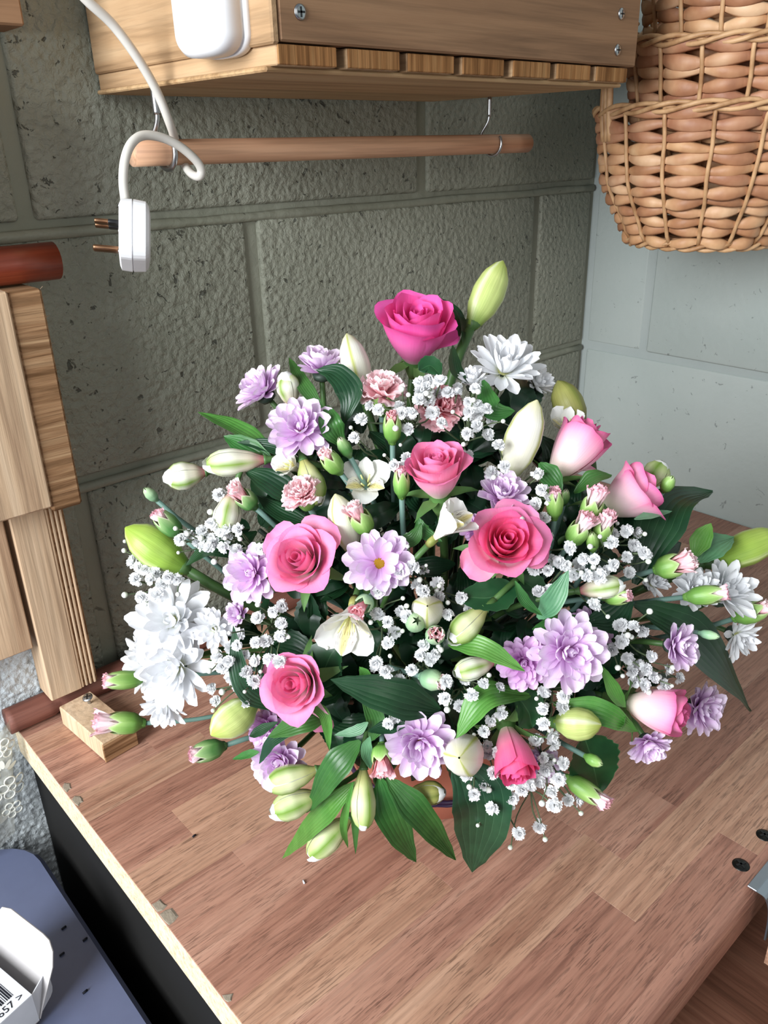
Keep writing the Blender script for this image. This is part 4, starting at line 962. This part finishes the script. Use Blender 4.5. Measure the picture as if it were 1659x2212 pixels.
def carnation(key, px, py, dia, f, pm, label, off=0., seed=1, close=0.):
    P = dome(px, py, off); Rr = dia/2*mpx(P); d = face(f); g = random.Random(seed)
    t = flower(key, 'carnation', label, 'carnation', 'open carnations'); base = P-d*Rr*.45; M = Matrix.Translation(base) @ frame_z(d, g.uniform(0, 6))
    for li, (n, el, ln) in enumerate(((9, 12, 1.), (9, 30, .98), (8, 48, .92), (7, 66, .86), (4, 82, .8))):
        for i in range(n):
            a = 2*math.pi*(i+.5*(li % 2))/n+g.uniform(-.2, .2); e = R(el+close+g.uniform(-8, 8))
            link('petal', CM[pm][g.randrange(5)], t, M @ Matrix.Rotation(a, 4, 'Z') @ Matrix.Rotation(-e, 4, 'Y') @ Matrix.Rotation(g.uniform(-.5, .5), 4, 'X') @ Matrix.Scale(Rr*ln*g.uniform(.85, 1.05), 4))
    V, Fc, U = calyx_geo(Rr*1.0, Rr*.75, .0); link('calyx', meshd('calyx', V, Fc, U, MAT['calyx']), t, M @ Matrix.Translation((0, 0, -Rr*.85)))
    stem_to(t, base-d*Rr*.85, d, .0019, MAT['stem_b'], seed)
carnation('C1', 825, 830, 122, (.0, .80), 'carn', 'pale pink frilled carnation just below the hot pink rose', .0, 61)
carnation('C2', 955, 872, 118, (.1, .4), 'carn_deep', 'coral pink carnation veiled by gypsophila', -.008, 62)
carnation('C3', 648, 1062, 102, (-.25, .55), 'carn', 'small frilled pink carnation above the soft pink open rose', .008, 63, 12)

# ---- lily and alstroemeria buds: overlapping petals around a spindle
LP = [(0, .36), (.08, .52), (.3, .90), (.52, 1.), (.74, .86), (.9, .5), (.97, .22), (1, .05)]
AP = [(0, .22), (.12, .32), (.35, .74), (.6, 1.), (.8, .94), (.93, .66), (1, .30)]
def bud_petal(L_, W_, prof, span, rk, rib, bend=(0, 0), seed=0):
    def fn(s, t):
        ph = t*span; r = W_/2*rk*lerp_tab(prof, s)*(1+rib*math.exp(-(t*4.5)**2)-.05*abs(t)**4)
        x, y, z = math.cos(ph)*r, math.sin(ph)*r, L_*s
        return (x+bend[0]*L_*s*s, y+bend[1]*L_*s*s, z)
    return grid(fn, 14, 10)
def spindle(key, name, b, tp, w_, mats, prof, label, cat, group, tz=.004, off=.006, seed=1, rib=.07, inner=False, srad=.0022, bend=0., sm='stem'):
    mid = dome((b[0]+tp[0])/2, (b[1]+tp[1])/2, off); D = (mid-CAM).dot(FW)
    B = CAM+ray(*b)*(D+tz); T = CAM+ray(*tp)*(D-tz); d = (T-B).normalized(); L_ = (T-B).length; W_ = w_*mpx(mid); g = random.Random(seed)
    for q in (T, mid):
        pass
    t = flower(key, name, label, cat, group); sp_ = g.uniform(0, 2); M = Matrix.Translation(B) @ frame_z(d, sp_)
    if inner:
        for i in range(3):
            V, Fc, U = bud_petal(L_*1.02*g.uniform(.94, 1.02), W_*.9, prof, R(62), .92, .03, (bend*math.cos(R(120*i+60)), -bend*math.sin(R(120*i+60))))
            link('petal', meshd('petal', V, Fc, U, MAT[mats[1]]), t, M @ Matrix.Rotation(R(120*i+60), 4, 'Z'))
    for i in range(3):
        V, Fc, U = bud_petal(L_*(g.uniform(.93, 1.0) if inner else 1.), W_, prof, R(64 if not inner else 58), 1., rib, (bend*math.cos(R(120*i)), -bend*math.sin(R(120*i))))
        link('petal', meshd('petal', V, Fc, U, MAT[mats[0]]), t, M @ Matrix.Rotation(R(120*i), 4, 'Z'))
    V, Fc, U = lathe_geo([(.0022, -.005), (W_*.5*prof[0][1]*1.05, 0), (W_*.5*prof[1][1], L_*.06), (W_*.2, L_*.1)], 12)
    link('receptacle', meshd('receptacle', V, Fc, U, MAT['stem']), t, M)
    stem_to(t, B, d, srad, MAT[sm], seed*13)
YS = [
 ('Y1', (1018, 706), (1089, 563), 70, 'lily_y', 'tall yellow-green lily bud standing above everything else', 0., 0.),
 ('Y2', (787, 862), (750, 722), 64, 'lily_w', 'pale cream lily bud rising behind the edge-on lilac chrysanthemum', -.004, -.012),
 ('Y3', (402, 1230), (268, 1143), 86, 'lily_g', 'fat green lily bud on a thick stalk pointing at the wall', .004, .0),
 ('Y4', (1532, 1218), (1690, 1158), 74, 'lily_g', 'glossy green lily bud pointing past the white chrysanthemums', -.004, -.004),
 ('Y5', (1198, 1560), (1299, 1568), 72, 'lily_y', 'lime green lily bud low down beside the broad rose leaf', .006, .006),
 ('Y6', (1098, 1034), (1160, 864), 80, 'lily_w', 'large cream white lily bud beside the closed pale-backed rose', .006, .0),
 ('Y7', (762, 1192), (720, 1068), 66, 'lily_w', 'pale green lily bud behind the pink and green carnation bud', .004, .0),
 ('Y8', (548, 1512), (462, 1596), 78, 'lily_y', 'curved pale green bud beside the dark sickle-shaped leaf', .006, .002),
 ('Y9', (1256, 925), (1203, 824), 66, 'als_o', 'olive shaded lily bud behind the closed rose, edge against the corner', -.004, -.03),
 ('Y10', (1012, 1622), (988, 1642), 90, 'lily_w', 'round cream-green bud pointing straight outwards beside the lilac chrysanthemum', .026, .01),
 ('Y11', (926, 1330), (918, 1312), 70, 'lily_w', 'cream-green bud pointing outwards above two round blue-green buds', .024, .0)]
for i, (k_, b, tp, w_, mt, lb_, tz, off) in enumerate(YS):
    spindle(k_, 'lily_bud', b, tp, w_, (mt, mt), LP, lb_, 'flower bud', 'lily buds', tz, off, i+3, .08, False, .0036 if k_ in ('Y1', 'Y3') else .0028, .12 if k_ == 'Y8' else .03)
AS = [
 ('A1', (584, 992), (442, 1004), 62, 'als_g', 'striped white bud with a reddish base, overlapping the outermost striped bud'),
 ('A2', (452, 1018), (356, 1036), 62, 'als_g', 'striped white bud reaching furthest towards the bare wall'),
 ('A3', (505, 1055), (482, 1152), 62, 'als_g', 'drooping striped white bud above gypsophila'),
 ('A4', (652, 985), (688, 1092), 62, 'als_p', 'half-open white and green flower bud behind the small frilled carnation'),
 ('A5', (1055, 1308), (972, 1386), 62, 'als_p', 'green-striped cream bud beside the round pink-starred bud'),
 ('A6', (1074, 1428), (980, 1456), 52, 'als_g', 'cream striped bud under the bright pointed leaf'),
 ('A7', (1242, 1278), (1348, 1262), 52, 'als_g', 'green-striped white bud lying below gypsophila above a bluish stalk'),
 ('A8', (694, 1660), (572, 1698), 62, 'als_p', 'upper of two striped green-white buds beside the low lilac chrysanthemum'),
 ('A9', (700, 1712), (582, 1758), 64, 'als_p', 'lower of two striped green-white buds, close above the worktop'),
 ('A10', (764, 1758), (666, 1852), 62, 'als_p', 'striped cream bud nearest the bare worktop, beside the long arching leaf'),
 ('A11', (785, 1648), (786, 1792), 56, 'als_p', 'cream striped bud hanging straight down in front of the bowl'),
 ('A12', (872, 1716), (960, 1712), 52, 'als_o', 'olive shaded bud lying against the terracotta bowl'),
 ('A13', (1396, 1058), (1432, 998), 58, 'als_p', 'pale striped bud behind the turned-away rose'),
 ('A14', (632, 884), (615, 806), 52, 'als_g', 'cream bud with a red mark between two lilac chrysanthemums')]
for i, (k_, b, tp, w_, mt, lb_) in enumerate(AS):
    spindle(k_, 'alstroemeria_bud', b, tp, w_, (mt, 'als_w'), AP, lb_, 'flower bud', 'alstroemeria buds', .003, {'A4': -.006, 'A12': -.012, 'A13': -.025, 'A14': -.015, 'A10': .0}.get(k_, .006), i+23, .04, True, .0018)
# ---- open alstroemeria
AO = [(0, .16), (.3, .42), (.6, .95), (.8, 1), (.94, .7), (1, .3)]; AI = [(0, .16), (.35, .45), (.65, 1), (.88, .75), (1, .1)]
def alstro(key, px, py, dia, f, label, off=0., seed=1, open_=1., spin=0.):
    P = dome(px, py, off); Rr = dia/2*mpx(P); d = face(f); g = random.Random(seed)
    t = flower(key, 'alstroemeria', label, 'alstroemeria', 'open white alstroemeria'); base = P-d*Rr*.75; M = Matrix.Translation(base) @ frame_z(d, spin)
    for i in range(3):
        V, Fc, U = blade(Rr*1.45, Rr*.95, AO, R(80), R(-62*open_), .25, .10, 9, 6, seed+i)
        link('petal', meshd('petal', V, Fc, U, MAT['als_w']), t, M @ Matrix.Rotation(R(120*i), 4, 'Z') @ Matrix.Translation((Rr*.06, 0, 0)))
        V, Fc, U = blade(Rr*1.42, Rr*.62, AI, R(82), R(-50*open_), .45, .08, 9, 6, seed+i+9)
        link('petal', meshd('petal', V, Fc, U, MAT['als_s' if i else 'als_w']), t, M @ Matrix.Rotation(R(120*i+60), 4, 'Z') @ Matrix.Translation((Rr*.04, 0, 0)))
    for i in range(4):
        a = R(90*i+20); pts = [Vector((math.cos(a)*Rr*k_*.22, math.sin(a)*Rr*k_*.22, Rr*(.1+.9*k_))) for k_ in (0, .4, .8, 1.)]
        V, Fc, U = tube_geo(pts, .0005, 5); link('stamen', meshd('stamen', V, Fc, U, MAT['diskpale']), t, M)
    V, Fc, U = lathe_geo([(.002, -Rr*.3), (Rr*.14, -Rr*.16), (Rr*.13, Rr*.05)], 12); link('ovary', meshd('ovary', V, Fc, U, MAT['als_o']), t, M)
    stem_to(t, base-d*Rr*.3, d, .0018, MAT['stem'], seed)
alstro('O1', 790, 1040, 122, (.0, .30), 'streaked white alstroemeria beside the green bud on a long dark stem', -.012, 71, 1., .5)
alstro('O2', 972, 1132, 142, (.60, .62, .45), 'white trumpet-shaped alstroemeria seen from its side next to the deep pink rose', .030, 72, .55, .9)
alstro('O3', 752, 1350, 165, (-.15, -.62), 'hanging white alstroemeria with a yellow streaked throat under the round pink bud', .012, 73, .85, 1.3)
alstro('O4', 1222, 918, 100, (-.1, .55), 'shaded white alstroemeria half behind the closed pale-backed rose', -.03, 74, .7, .2)
alstro('O5', 625, 1005, 90, (-.5, .3), 'white alstroemeria petals beside the striped buds, below the large lilac chrysanthemum', -.006, 75, .6, 1.)

# ---- gypsophila
GV = []
for j in range(4):
    g = random.Random(90+j); gs = []
    for i in range(34):
        V, Fc, U = blade(g.uniform(.7, 1.05), .66, [(0, .3), (.6, .9), (1, .85)], R(g.uniform(-5, 85)), R(g.uniform(-35, 30)), .3, .25, 3, 4, i+j*30, .16)
        Mx = Matrix.Rotation(i*2.4+g.uniform(-.3, .3), 4, 'Z'); gs.append(([Mx @ v for v in V], Fc, U))
    V, Fc, U = join(gs); GV.append(meshd('floret', V, Fc, U, MAT['gyp']))
V, Fc, U = lathe_geo([(.1, -1.), (.6, -.75), (1, -.05), (.9, .5), (.5, .9), (.08, 1.05)], 10); GB = meshd('bud', V, Fc, U, MAT['gypbud'])
GYP = [(905,826),(951,820),(908,845),(907,862),(930,862),(967,847),(991,837),(1027,839),(1013,868),(1032,873),(1051,881),(1012,897),(1063,908),(1030,919),(1009,936),(954,912),(1055,938),(860,875),(866,893),(817,885),(779,904),(881,926),(764,945),
 (1077,960),(992,982),(879,989),(867,1008),(1061,1020),(1091,1007),(1161,1023),(1171,1057),(1155,1088),(1183,1160),(1175,1117),(1156,1228),(1183,1232),(1195,1208),(1231,1183),(1240,1241),(1187,1275),(915,1277),(915,1231),(947,1260),(998,1291),(900,1262),(880,1216),
 (1251,1218),(1282,1208),(1306,1232),(1328,1220),(1362,1238),(1355,1201),(1371,1177),(1355,1146),(1322,1171),(1395,1195),(1325,1152),(1285,1306),(1270,1244),(1377,1150),
 (284,1211),(293,1250),(313,1230),(337,1237),(363,1247),(383,1252),(303,1290),(339,1283),(387,1165),(424,1170),(436,1146),(457,1163),(474,1143),(513,1143),(481,1182),(510,1187),(455,1129),(563,1187),(473,1069),(300,1225),(322,1252),(350,1262),(405,1155),(440,1178),(490,1160),
 (555,1334),(513,1370),(607,1346),(607,1375),(575,1385),(554,1388),(526,1414),(549,1428),(580,1424),(468,1416),(493,1428),(532,1452),(498,1467),(464,1515),(532,1518),(456,1488),(710,1373),(609,1308),(480,1440),(500,1395),(512,1485),
 (816,1325),(836,1344),(816,1277),(812,1437),(833,1451),(878,1331),(866,1320),(854,1366),(839,1389),(907,1416),(938,1414),(863,1467),(965,1472),(1006,1467),(1045,1475),(1080,1485),(962,1509),(996,1528),(1020,1501),(1061,1559),(1083,1542),(854,1551),(967,1327),(1051,1612),(1025,1607),(948,1290),
 (1339,1352),(1345,1386),(1322,1403),(1358,1424),(1366,1451),(1379,1462),(1229,1483),(1219,1504),(1177,1495),(1217,1529),(1172,1533),(1174,1563),(1195,1590),(1388,1362),(1408,1417),(1397,1446),(1415,1464),(1436,1483),(1372,1474),(1445,1449),(1345,1349),
 (1065,1671),(1024,1715),(1061,1746),(1128,1707),(1106,1724),(1190,1712),(1198,1741),(1166,1786),(1121,1800),(1229,1729),(1251,1731),(1188,1642),(1178,1664),(1207,1684),(1219,1649),(1198,1606),(1157,1597),(1174,1638),(1007,1678),(1104,1694),(1054,1630)]
SPR = [((900, 870), 'top gypsophila sprig beside the pale pink carnation'), ((1010, 890), 'gypsophila sprig covering the coral carnation'), ((1110, 1010), 'gypsophila sprig in front of the large cream lily bud'), ((875, 1000), 'few gypsophila florets beside the pink cup-shaped rose'),
 ((1190, 1180), 'gypsophila sprig beside the deep pink open rose'), ((1330, 1190), 'dense gypsophila sprig below the cluster of blush carnation buds'), ((330, 1250), 'gypsophila sprig reaching towards the wall above the white chrysanthemums'), ((455, 1155), 'dense gypsophila sprig above the dark leaf beside the fat green lily bud'),
 ((570, 1370), 'gypsophila sprig between the two pink roses over the table'), ((490, 1460), 'gypsophila sprig beside the brilliant white chrysanthemums'), ((845, 1360), 'gypsophila sprig beside the hanging white flower'), ((930, 1250), 'gypsophila sprig below the yellow-eyed lilac chrysanthemum'),
 ((900, 1450), 'gypsophila florets around the fat blue-green bud'), ((1030, 1510), 'gypsophila sprig behind the bright arching leaf'), ((1360, 1410), 'shaded gypsophila sprig beside the largest lilac chrysanthemum'), ((1200, 1540), 'gypsophila sprig beside the lime green lily bud'),
 ((1190, 1650), 'gypsophila sprig around the hanging rosebud'), ((1130, 1750), 'gypsophila sprig hanging lowest over the worktop'), ((1250, 1250), 'gypsophila sprig above the green-striped white bud'), ((1035, 1640), 'few gypsophila florets between round cream bud and hanging rosebud')]
gq = random.Random(8)
GYP += [(p[0]+gq.choice((-1, 1))*gq.uniform(14, 26), p[1]+gq.uniform(-24, 24)) for p in GYP if gq.random() < (.15 if p[0] < 400 else .32)]
groups = [[] for _ in SPR]
for p in GYP:
    groups[min(range(len(SPR)), key=lambda i: (p[0]-SPR[i][0][0])**2+(p[1]-SPR[i][0][1])**2)].append(p)
for i, ((cxy, lb_), pts) in enumerate(zip(SPR, groups)):
    if not pts: continue
    g = random.Random(300+i); cxp = sum(p[0] for p in pts)/len(pts); cyp = sum(p[1] for p in pts)/len(pts)
    t = flower('G%d' % i, 'gypsophila_sprig', lb_, 'gypsophila', 'gypsophila sprigs')
    hub = dome(cxp+(930-cxp)*.12, cyp+(1250-cyp)*.12, -.035); gs = []
    subs = [hub+(dome(p[0], p[1], 0)-hub)*.45 for p in pts[::3]]
    def twig(a, b, r_):
        mid = (a+b)/2+Vector((g.uniform(-1, 1), g.uniform(-1, 1), g.uniform(-1, 1)))*.003
        gs.append(tube_geo(spline([a, mid, b], 6), r_, 5, False))
    for s_ in subs: twig(hub, s_, .0007)
    ends = []
    for p in pts:
        dp = g.choice((0., .006, .012, .018)) if i not in (14,) else g.uniform(-.01, .01)
        E_ = dome(p[0], p[1], dp); ends.append(E_); n0 = min(subs, key=lambda q: (q-E_).length)
        fd = ((E_-n0).normalized()*.45-FW*.5+UP*.25+Vector((g.uniform(-1, 1), g.uniform(-1, 1), g.uniform(-1, 1)))*.35).normalized()
        r_ = g.uniform(15.5, 19.5)*mpx(E_)
        twig(n0, E_-fd*r_*.5, .00055)
        link('floret', GV[g.randrange(4)], t, Matrix.Translation(E_-fd*r_*.35) @ frame_z(fd, g.uniform(0, 6)) @ Matrix.Scale(r_, 4))
    for q in range(max(3, len(pts)//2)):
        p = g.choice(pts); a = g.uniform(0, 6.3); rr_ = g.uniform(22, 48)
        E_ = dome(p[0]+math.cos(a)*rr_, p[1]+math.sin(a)*rr_, g.uniform(.0, .02)); n0 = min(subs, key=lambda q_: (q_-E_).length); fd = (E_-n0).normalized()
        r_ = g.uniform(4., 7.5)*mpx(E_); twig(n0, E_-fd*r_, .00045)
        link('bud', GB, t, Matrix.Translation(E_) @ frame_z(fd) @ Matrix.Scale(r_, 4))
    twig(F0+Vector((g.uniform(-.03, .03), g.uniform(-.03, .03), 0)), hub, .0010)
    V, Fc, U = join(gs); link('stem', meshd('stem', V, Fc, U, MAT['gypstem']), t)

# ---- leaves, each a part of the stem that carries it
LFP = [(0, .12), (.12, .5), (.38, 1), (.66, .84), (.88, .4), (1, .02)]
RFP = [(0, .1), (.1, .6), (.42, 1), (.72, .8), (.9, .42), (1, .02)]
def leaf(owner, pts, w_, mat, offs=0., cup=.25, nrm=None, roll=0., serr=False, seed=0):
    if not isinstance(offs, (list, tuple)): offs = [offs]*len(pts)
    P3 = [dome(p[0], p[1], o) for p, o in zip(pts, offs)]
    t = ROOT[owner]; cl = spline(P3, 18); n = len(cl); c0 = cl[0]; W_ = w_*mpx(P3[len(P3)//2])
    hint = (nrm or (-FW*.8+UP*.55)).normalized()
    def fn(s, tt):
        i = min(n-1, round(s*(n-1))); tan = (cl[min(i+1, n-1)]-cl[max(0, i-1)]).normalized()
        side = tan.cross(hint).normalized(); nm = side.cross(tan)
        if roll: a = R(roll); side, nm = side*math.cos(a)+nm*math.sin(a), nm*math.cos(a)-side*math.sin(a)
        w2 = W_/2*lerp_tab(RFP if serr else LFP, s)
        if serr and abs(tt) > .99: w2 *= 1+.09*(i % 2)
        return cl[i]-c0+side*(tt*w2)+nm*(cup*w2*abs(tt)**1.5+W_*.05*noise.noise(Vector((s*3, tt*1.5, seed))))
    V, Fc, U = grid(fn, 18, 8)
    link('leaf', meshd('leaf', V, Fc, U, MAT[mat]), t, Matrix.Translation(c0))
LV = [
 ('A1', [(598, 985), (510, 925), (428, 890)], 58, 'leaf_l', (-.02, -.01, 0)), ('A1', [(590, 995), (530, 965), (483, 942)], 46, 'leaf', (-.01, -.004, .002)),
 ('A2', [(640, 990), (590, 965), (512, 955)], 36, 'leaf_d', (-.02, -.01, 0)),
 ('L2', [(700, 890), (655, 830), (624, 772)], 34, 'leaf', (-.02, -.012, -.01)), ('L2', [(742, 915), (756, 850), (725, 808), (683, 799)], 62, 'leaf_d', (-.01, .004, .012, .016)),
 ('L3', [(742, 965), (715, 920), (708, 875)], 56, 'leaf', (-.01, .004, .004)), ('A4', [(650, 1092), (592, 1045), (527, 1014)], 64, 'leaf_d', (-.012, -.002, 0)),
 ('A4', [(690, 1140), (610, 1110), (555, 1070)], 46, 'leaf_d', -.012), ('Y3', [(525, 1205), (460, 1183), (402, 1222)], 54, 'leaf_d', (-.01, .002, -.004)),
 ('R1', [(985, 742), (972, 672), (880, 632)], 44, 'leaf_d', (-.03, -.03, -.03)), ('R1', [(1012, 830), (985, 800), (978, 745)], 34, 'leaf_d', -.005),
 ('R1', [(905, 800), (930, 790), (952, 812)], 44, 'leaf_r', -.01), ('Y1', [(1000, 745), (998, 690), (962, 655)], 16, 'leaf_d', -.012),
 ('W1', [(1042, 820), (1062, 885), (1112, 888)], 52, 'leaf', (.0, .004, .004)), ('R4', [(1240, 1065), (1285, 1032), (1322, 1026)], 52, 'leaf', (-.01, .004, .004)),
 ('Y4', [(1372, 1262), (1420, 1150), (1462, 1080), (1540, 1062)], 108, 'leaf_d', (-.02, -.012, -.014, -.02)), ('R4', [(1370, 1122), (1410, 1112), (1452, 1104)], 24, 'leaf_g', .002),
 ('Y4', [(1498, 1205), (1516, 1165), (1536, 1130)], 46, 'leaf_l', (-.006, -.002, .004)), ('Y4', [(1510, 1215), (1540, 1180), (1586, 1160)], 66, 'leaf_g', (-.004, .0, .004)),
 ('L14', [(1370, 1308), (1480, 1368), (1560, 1450), (1622, 1536)], 128, 'leaf_d', (-.015, -.006, -.004, -.004)), ('B21', [(1270, 1345), (1320, 1335), (1368, 1288)], 74, 'leaf_d', -.012),
 ('A7', [(1162, 1336), (1196, 1296), (1228, 1232)], 52, 'leaf_g', (.002, .014, .022)), ('R5', [(1112, 1255), (1135, 1300), (1172, 1330)], 26, 'leaf', .012),
 ('R5', [(1110, 1265), (1060, 1290), (985, 1290)], 88, 'leaf_r', (-.004, 0, -.004)), ('R5', [(1100, 1240), (1150, 1270), (1172, 1320)], 60, 'leaf_r', -.012),
 ('A5', [(968, 1392), (1040, 1398), (1134, 1450)], 50, 'leaf_l', (.0, .016, .024)), ('L8', [(1145, 1502), (1050, 1508), (985, 1595)], 74, 'leaf_l', (-.004, .016, .020)),
 ('B25', [(950, 1535), (850, 1505), (714, 1468)], 88, 'leaf_d', (-.004, .014, .02)), ('R7', [(800, 1600), (812, 1555), (778, 1490)], 46, 'leaf', .0),
 ('Y8', [(610, 1535), (528, 1480), (504, 1352)], 52, 'leaf_d', (-.004, .01, .01)), ('R7', [(712, 1545), (650, 1560), (578, 1592)], 54, 'leaf', (-.004, .01, .008)),
 ('R7', [(690, 1480), (712, 1420), (740, 1385)], 92, 'leaf_r', -.012), ('R7', [(655, 1520), (700, 1545), (712, 1622)], 28, 'leaf_l', .006),
 ('A8', [(778, 1600), (722, 1662), (662, 1756)], 66, 'leaf', (-.004, .01, .006)), ('A9', [(768, 1690), (690, 1768), (610, 1854)], 56, 'leaf_l', (-.004, .004, .0)),
 ('A11', [(818, 1678), (848, 1770), (899, 1862)], 72, 'leaf', (-.004, .004, .0)), ('A11', [(835, 1680), (905, 1758), (984, 1858)], 66, 'leaf', (-.002, .01, .004)),
 ('A12', [(985, 1640), (1040, 1740), (1020, 1884)], 138, 'leaf_d', (-.01, .004, .002)), ('R8', [(1262, 1590), (1278, 1640), (1295, 1712)], 118, 'leaf_r', -.012),
 ('R9', [(1195, 1520), (1300, 1540), (1378, 1580)], 60, 'leaf_l', (-.012, .004, .006)), ('L11', [(880, 1565), (838, 1572), (794, 1580)], 44, 'leaf_d', .008),
 ('R7', [(795, 1560), (770, 1578), (722, 1588)], 24, 'leaf_g', .006), ('A10', [(762, 1690), (742, 1780), (752, 1832)], 18, 'leaf_l', .006),
 ('B25', [(798, 1500), (790, 1462), (776, 1440)], 28, 'leaf_l', .006), ('R8', [(1112, 1500), (1140, 1535), (1150, 1572)], 88, 'leaf_r', -.002),
 ('L12', [(640, 1580), (590, 1600), (560, 1650)], 30, 'leaf_d', .006), ('L12', [(560, 1625), (535, 1630), (502, 1640)], 20, 'leaf', .002), ('L12', [(600, 1560), (560, 1580), (538, 1590)], 26, 'leaf_d', .004),
 ('A12', [(790, 1690), (770, 1750), (768, 1845)], 22, 'leaf', .0), ('B26', [(800, 1660), (792, 1620), (800, 1590)], 28, 'leaf_g', .0), ('R2', [(905, 1120), (915, 1150), (955, 1170)], 34, 'leaf', .0), ('L6', [(850, 1170), (890, 1165), (910, 1130)], 36, 'leaf', .004),
 ('R9', [(1300, 1440), (1330, 1500), (1352, 1528)], 34, 'leaf_l', .0), ('R3', [(1165, 1000), (1190, 1030), (1215, 1060)], 50, 'leaf', .0), ('L9', [(1150, 1360), (1200, 1345), (1250, 1330)], 36, 'leaf', -.006)]
for i, l_ in enumerate(LV):
    leaf(l_[0], l_[1], l_[2], l_[3], l_[4], .22, None, (i*37 % 40)-20, l_[3] == 'leaf_r', i)

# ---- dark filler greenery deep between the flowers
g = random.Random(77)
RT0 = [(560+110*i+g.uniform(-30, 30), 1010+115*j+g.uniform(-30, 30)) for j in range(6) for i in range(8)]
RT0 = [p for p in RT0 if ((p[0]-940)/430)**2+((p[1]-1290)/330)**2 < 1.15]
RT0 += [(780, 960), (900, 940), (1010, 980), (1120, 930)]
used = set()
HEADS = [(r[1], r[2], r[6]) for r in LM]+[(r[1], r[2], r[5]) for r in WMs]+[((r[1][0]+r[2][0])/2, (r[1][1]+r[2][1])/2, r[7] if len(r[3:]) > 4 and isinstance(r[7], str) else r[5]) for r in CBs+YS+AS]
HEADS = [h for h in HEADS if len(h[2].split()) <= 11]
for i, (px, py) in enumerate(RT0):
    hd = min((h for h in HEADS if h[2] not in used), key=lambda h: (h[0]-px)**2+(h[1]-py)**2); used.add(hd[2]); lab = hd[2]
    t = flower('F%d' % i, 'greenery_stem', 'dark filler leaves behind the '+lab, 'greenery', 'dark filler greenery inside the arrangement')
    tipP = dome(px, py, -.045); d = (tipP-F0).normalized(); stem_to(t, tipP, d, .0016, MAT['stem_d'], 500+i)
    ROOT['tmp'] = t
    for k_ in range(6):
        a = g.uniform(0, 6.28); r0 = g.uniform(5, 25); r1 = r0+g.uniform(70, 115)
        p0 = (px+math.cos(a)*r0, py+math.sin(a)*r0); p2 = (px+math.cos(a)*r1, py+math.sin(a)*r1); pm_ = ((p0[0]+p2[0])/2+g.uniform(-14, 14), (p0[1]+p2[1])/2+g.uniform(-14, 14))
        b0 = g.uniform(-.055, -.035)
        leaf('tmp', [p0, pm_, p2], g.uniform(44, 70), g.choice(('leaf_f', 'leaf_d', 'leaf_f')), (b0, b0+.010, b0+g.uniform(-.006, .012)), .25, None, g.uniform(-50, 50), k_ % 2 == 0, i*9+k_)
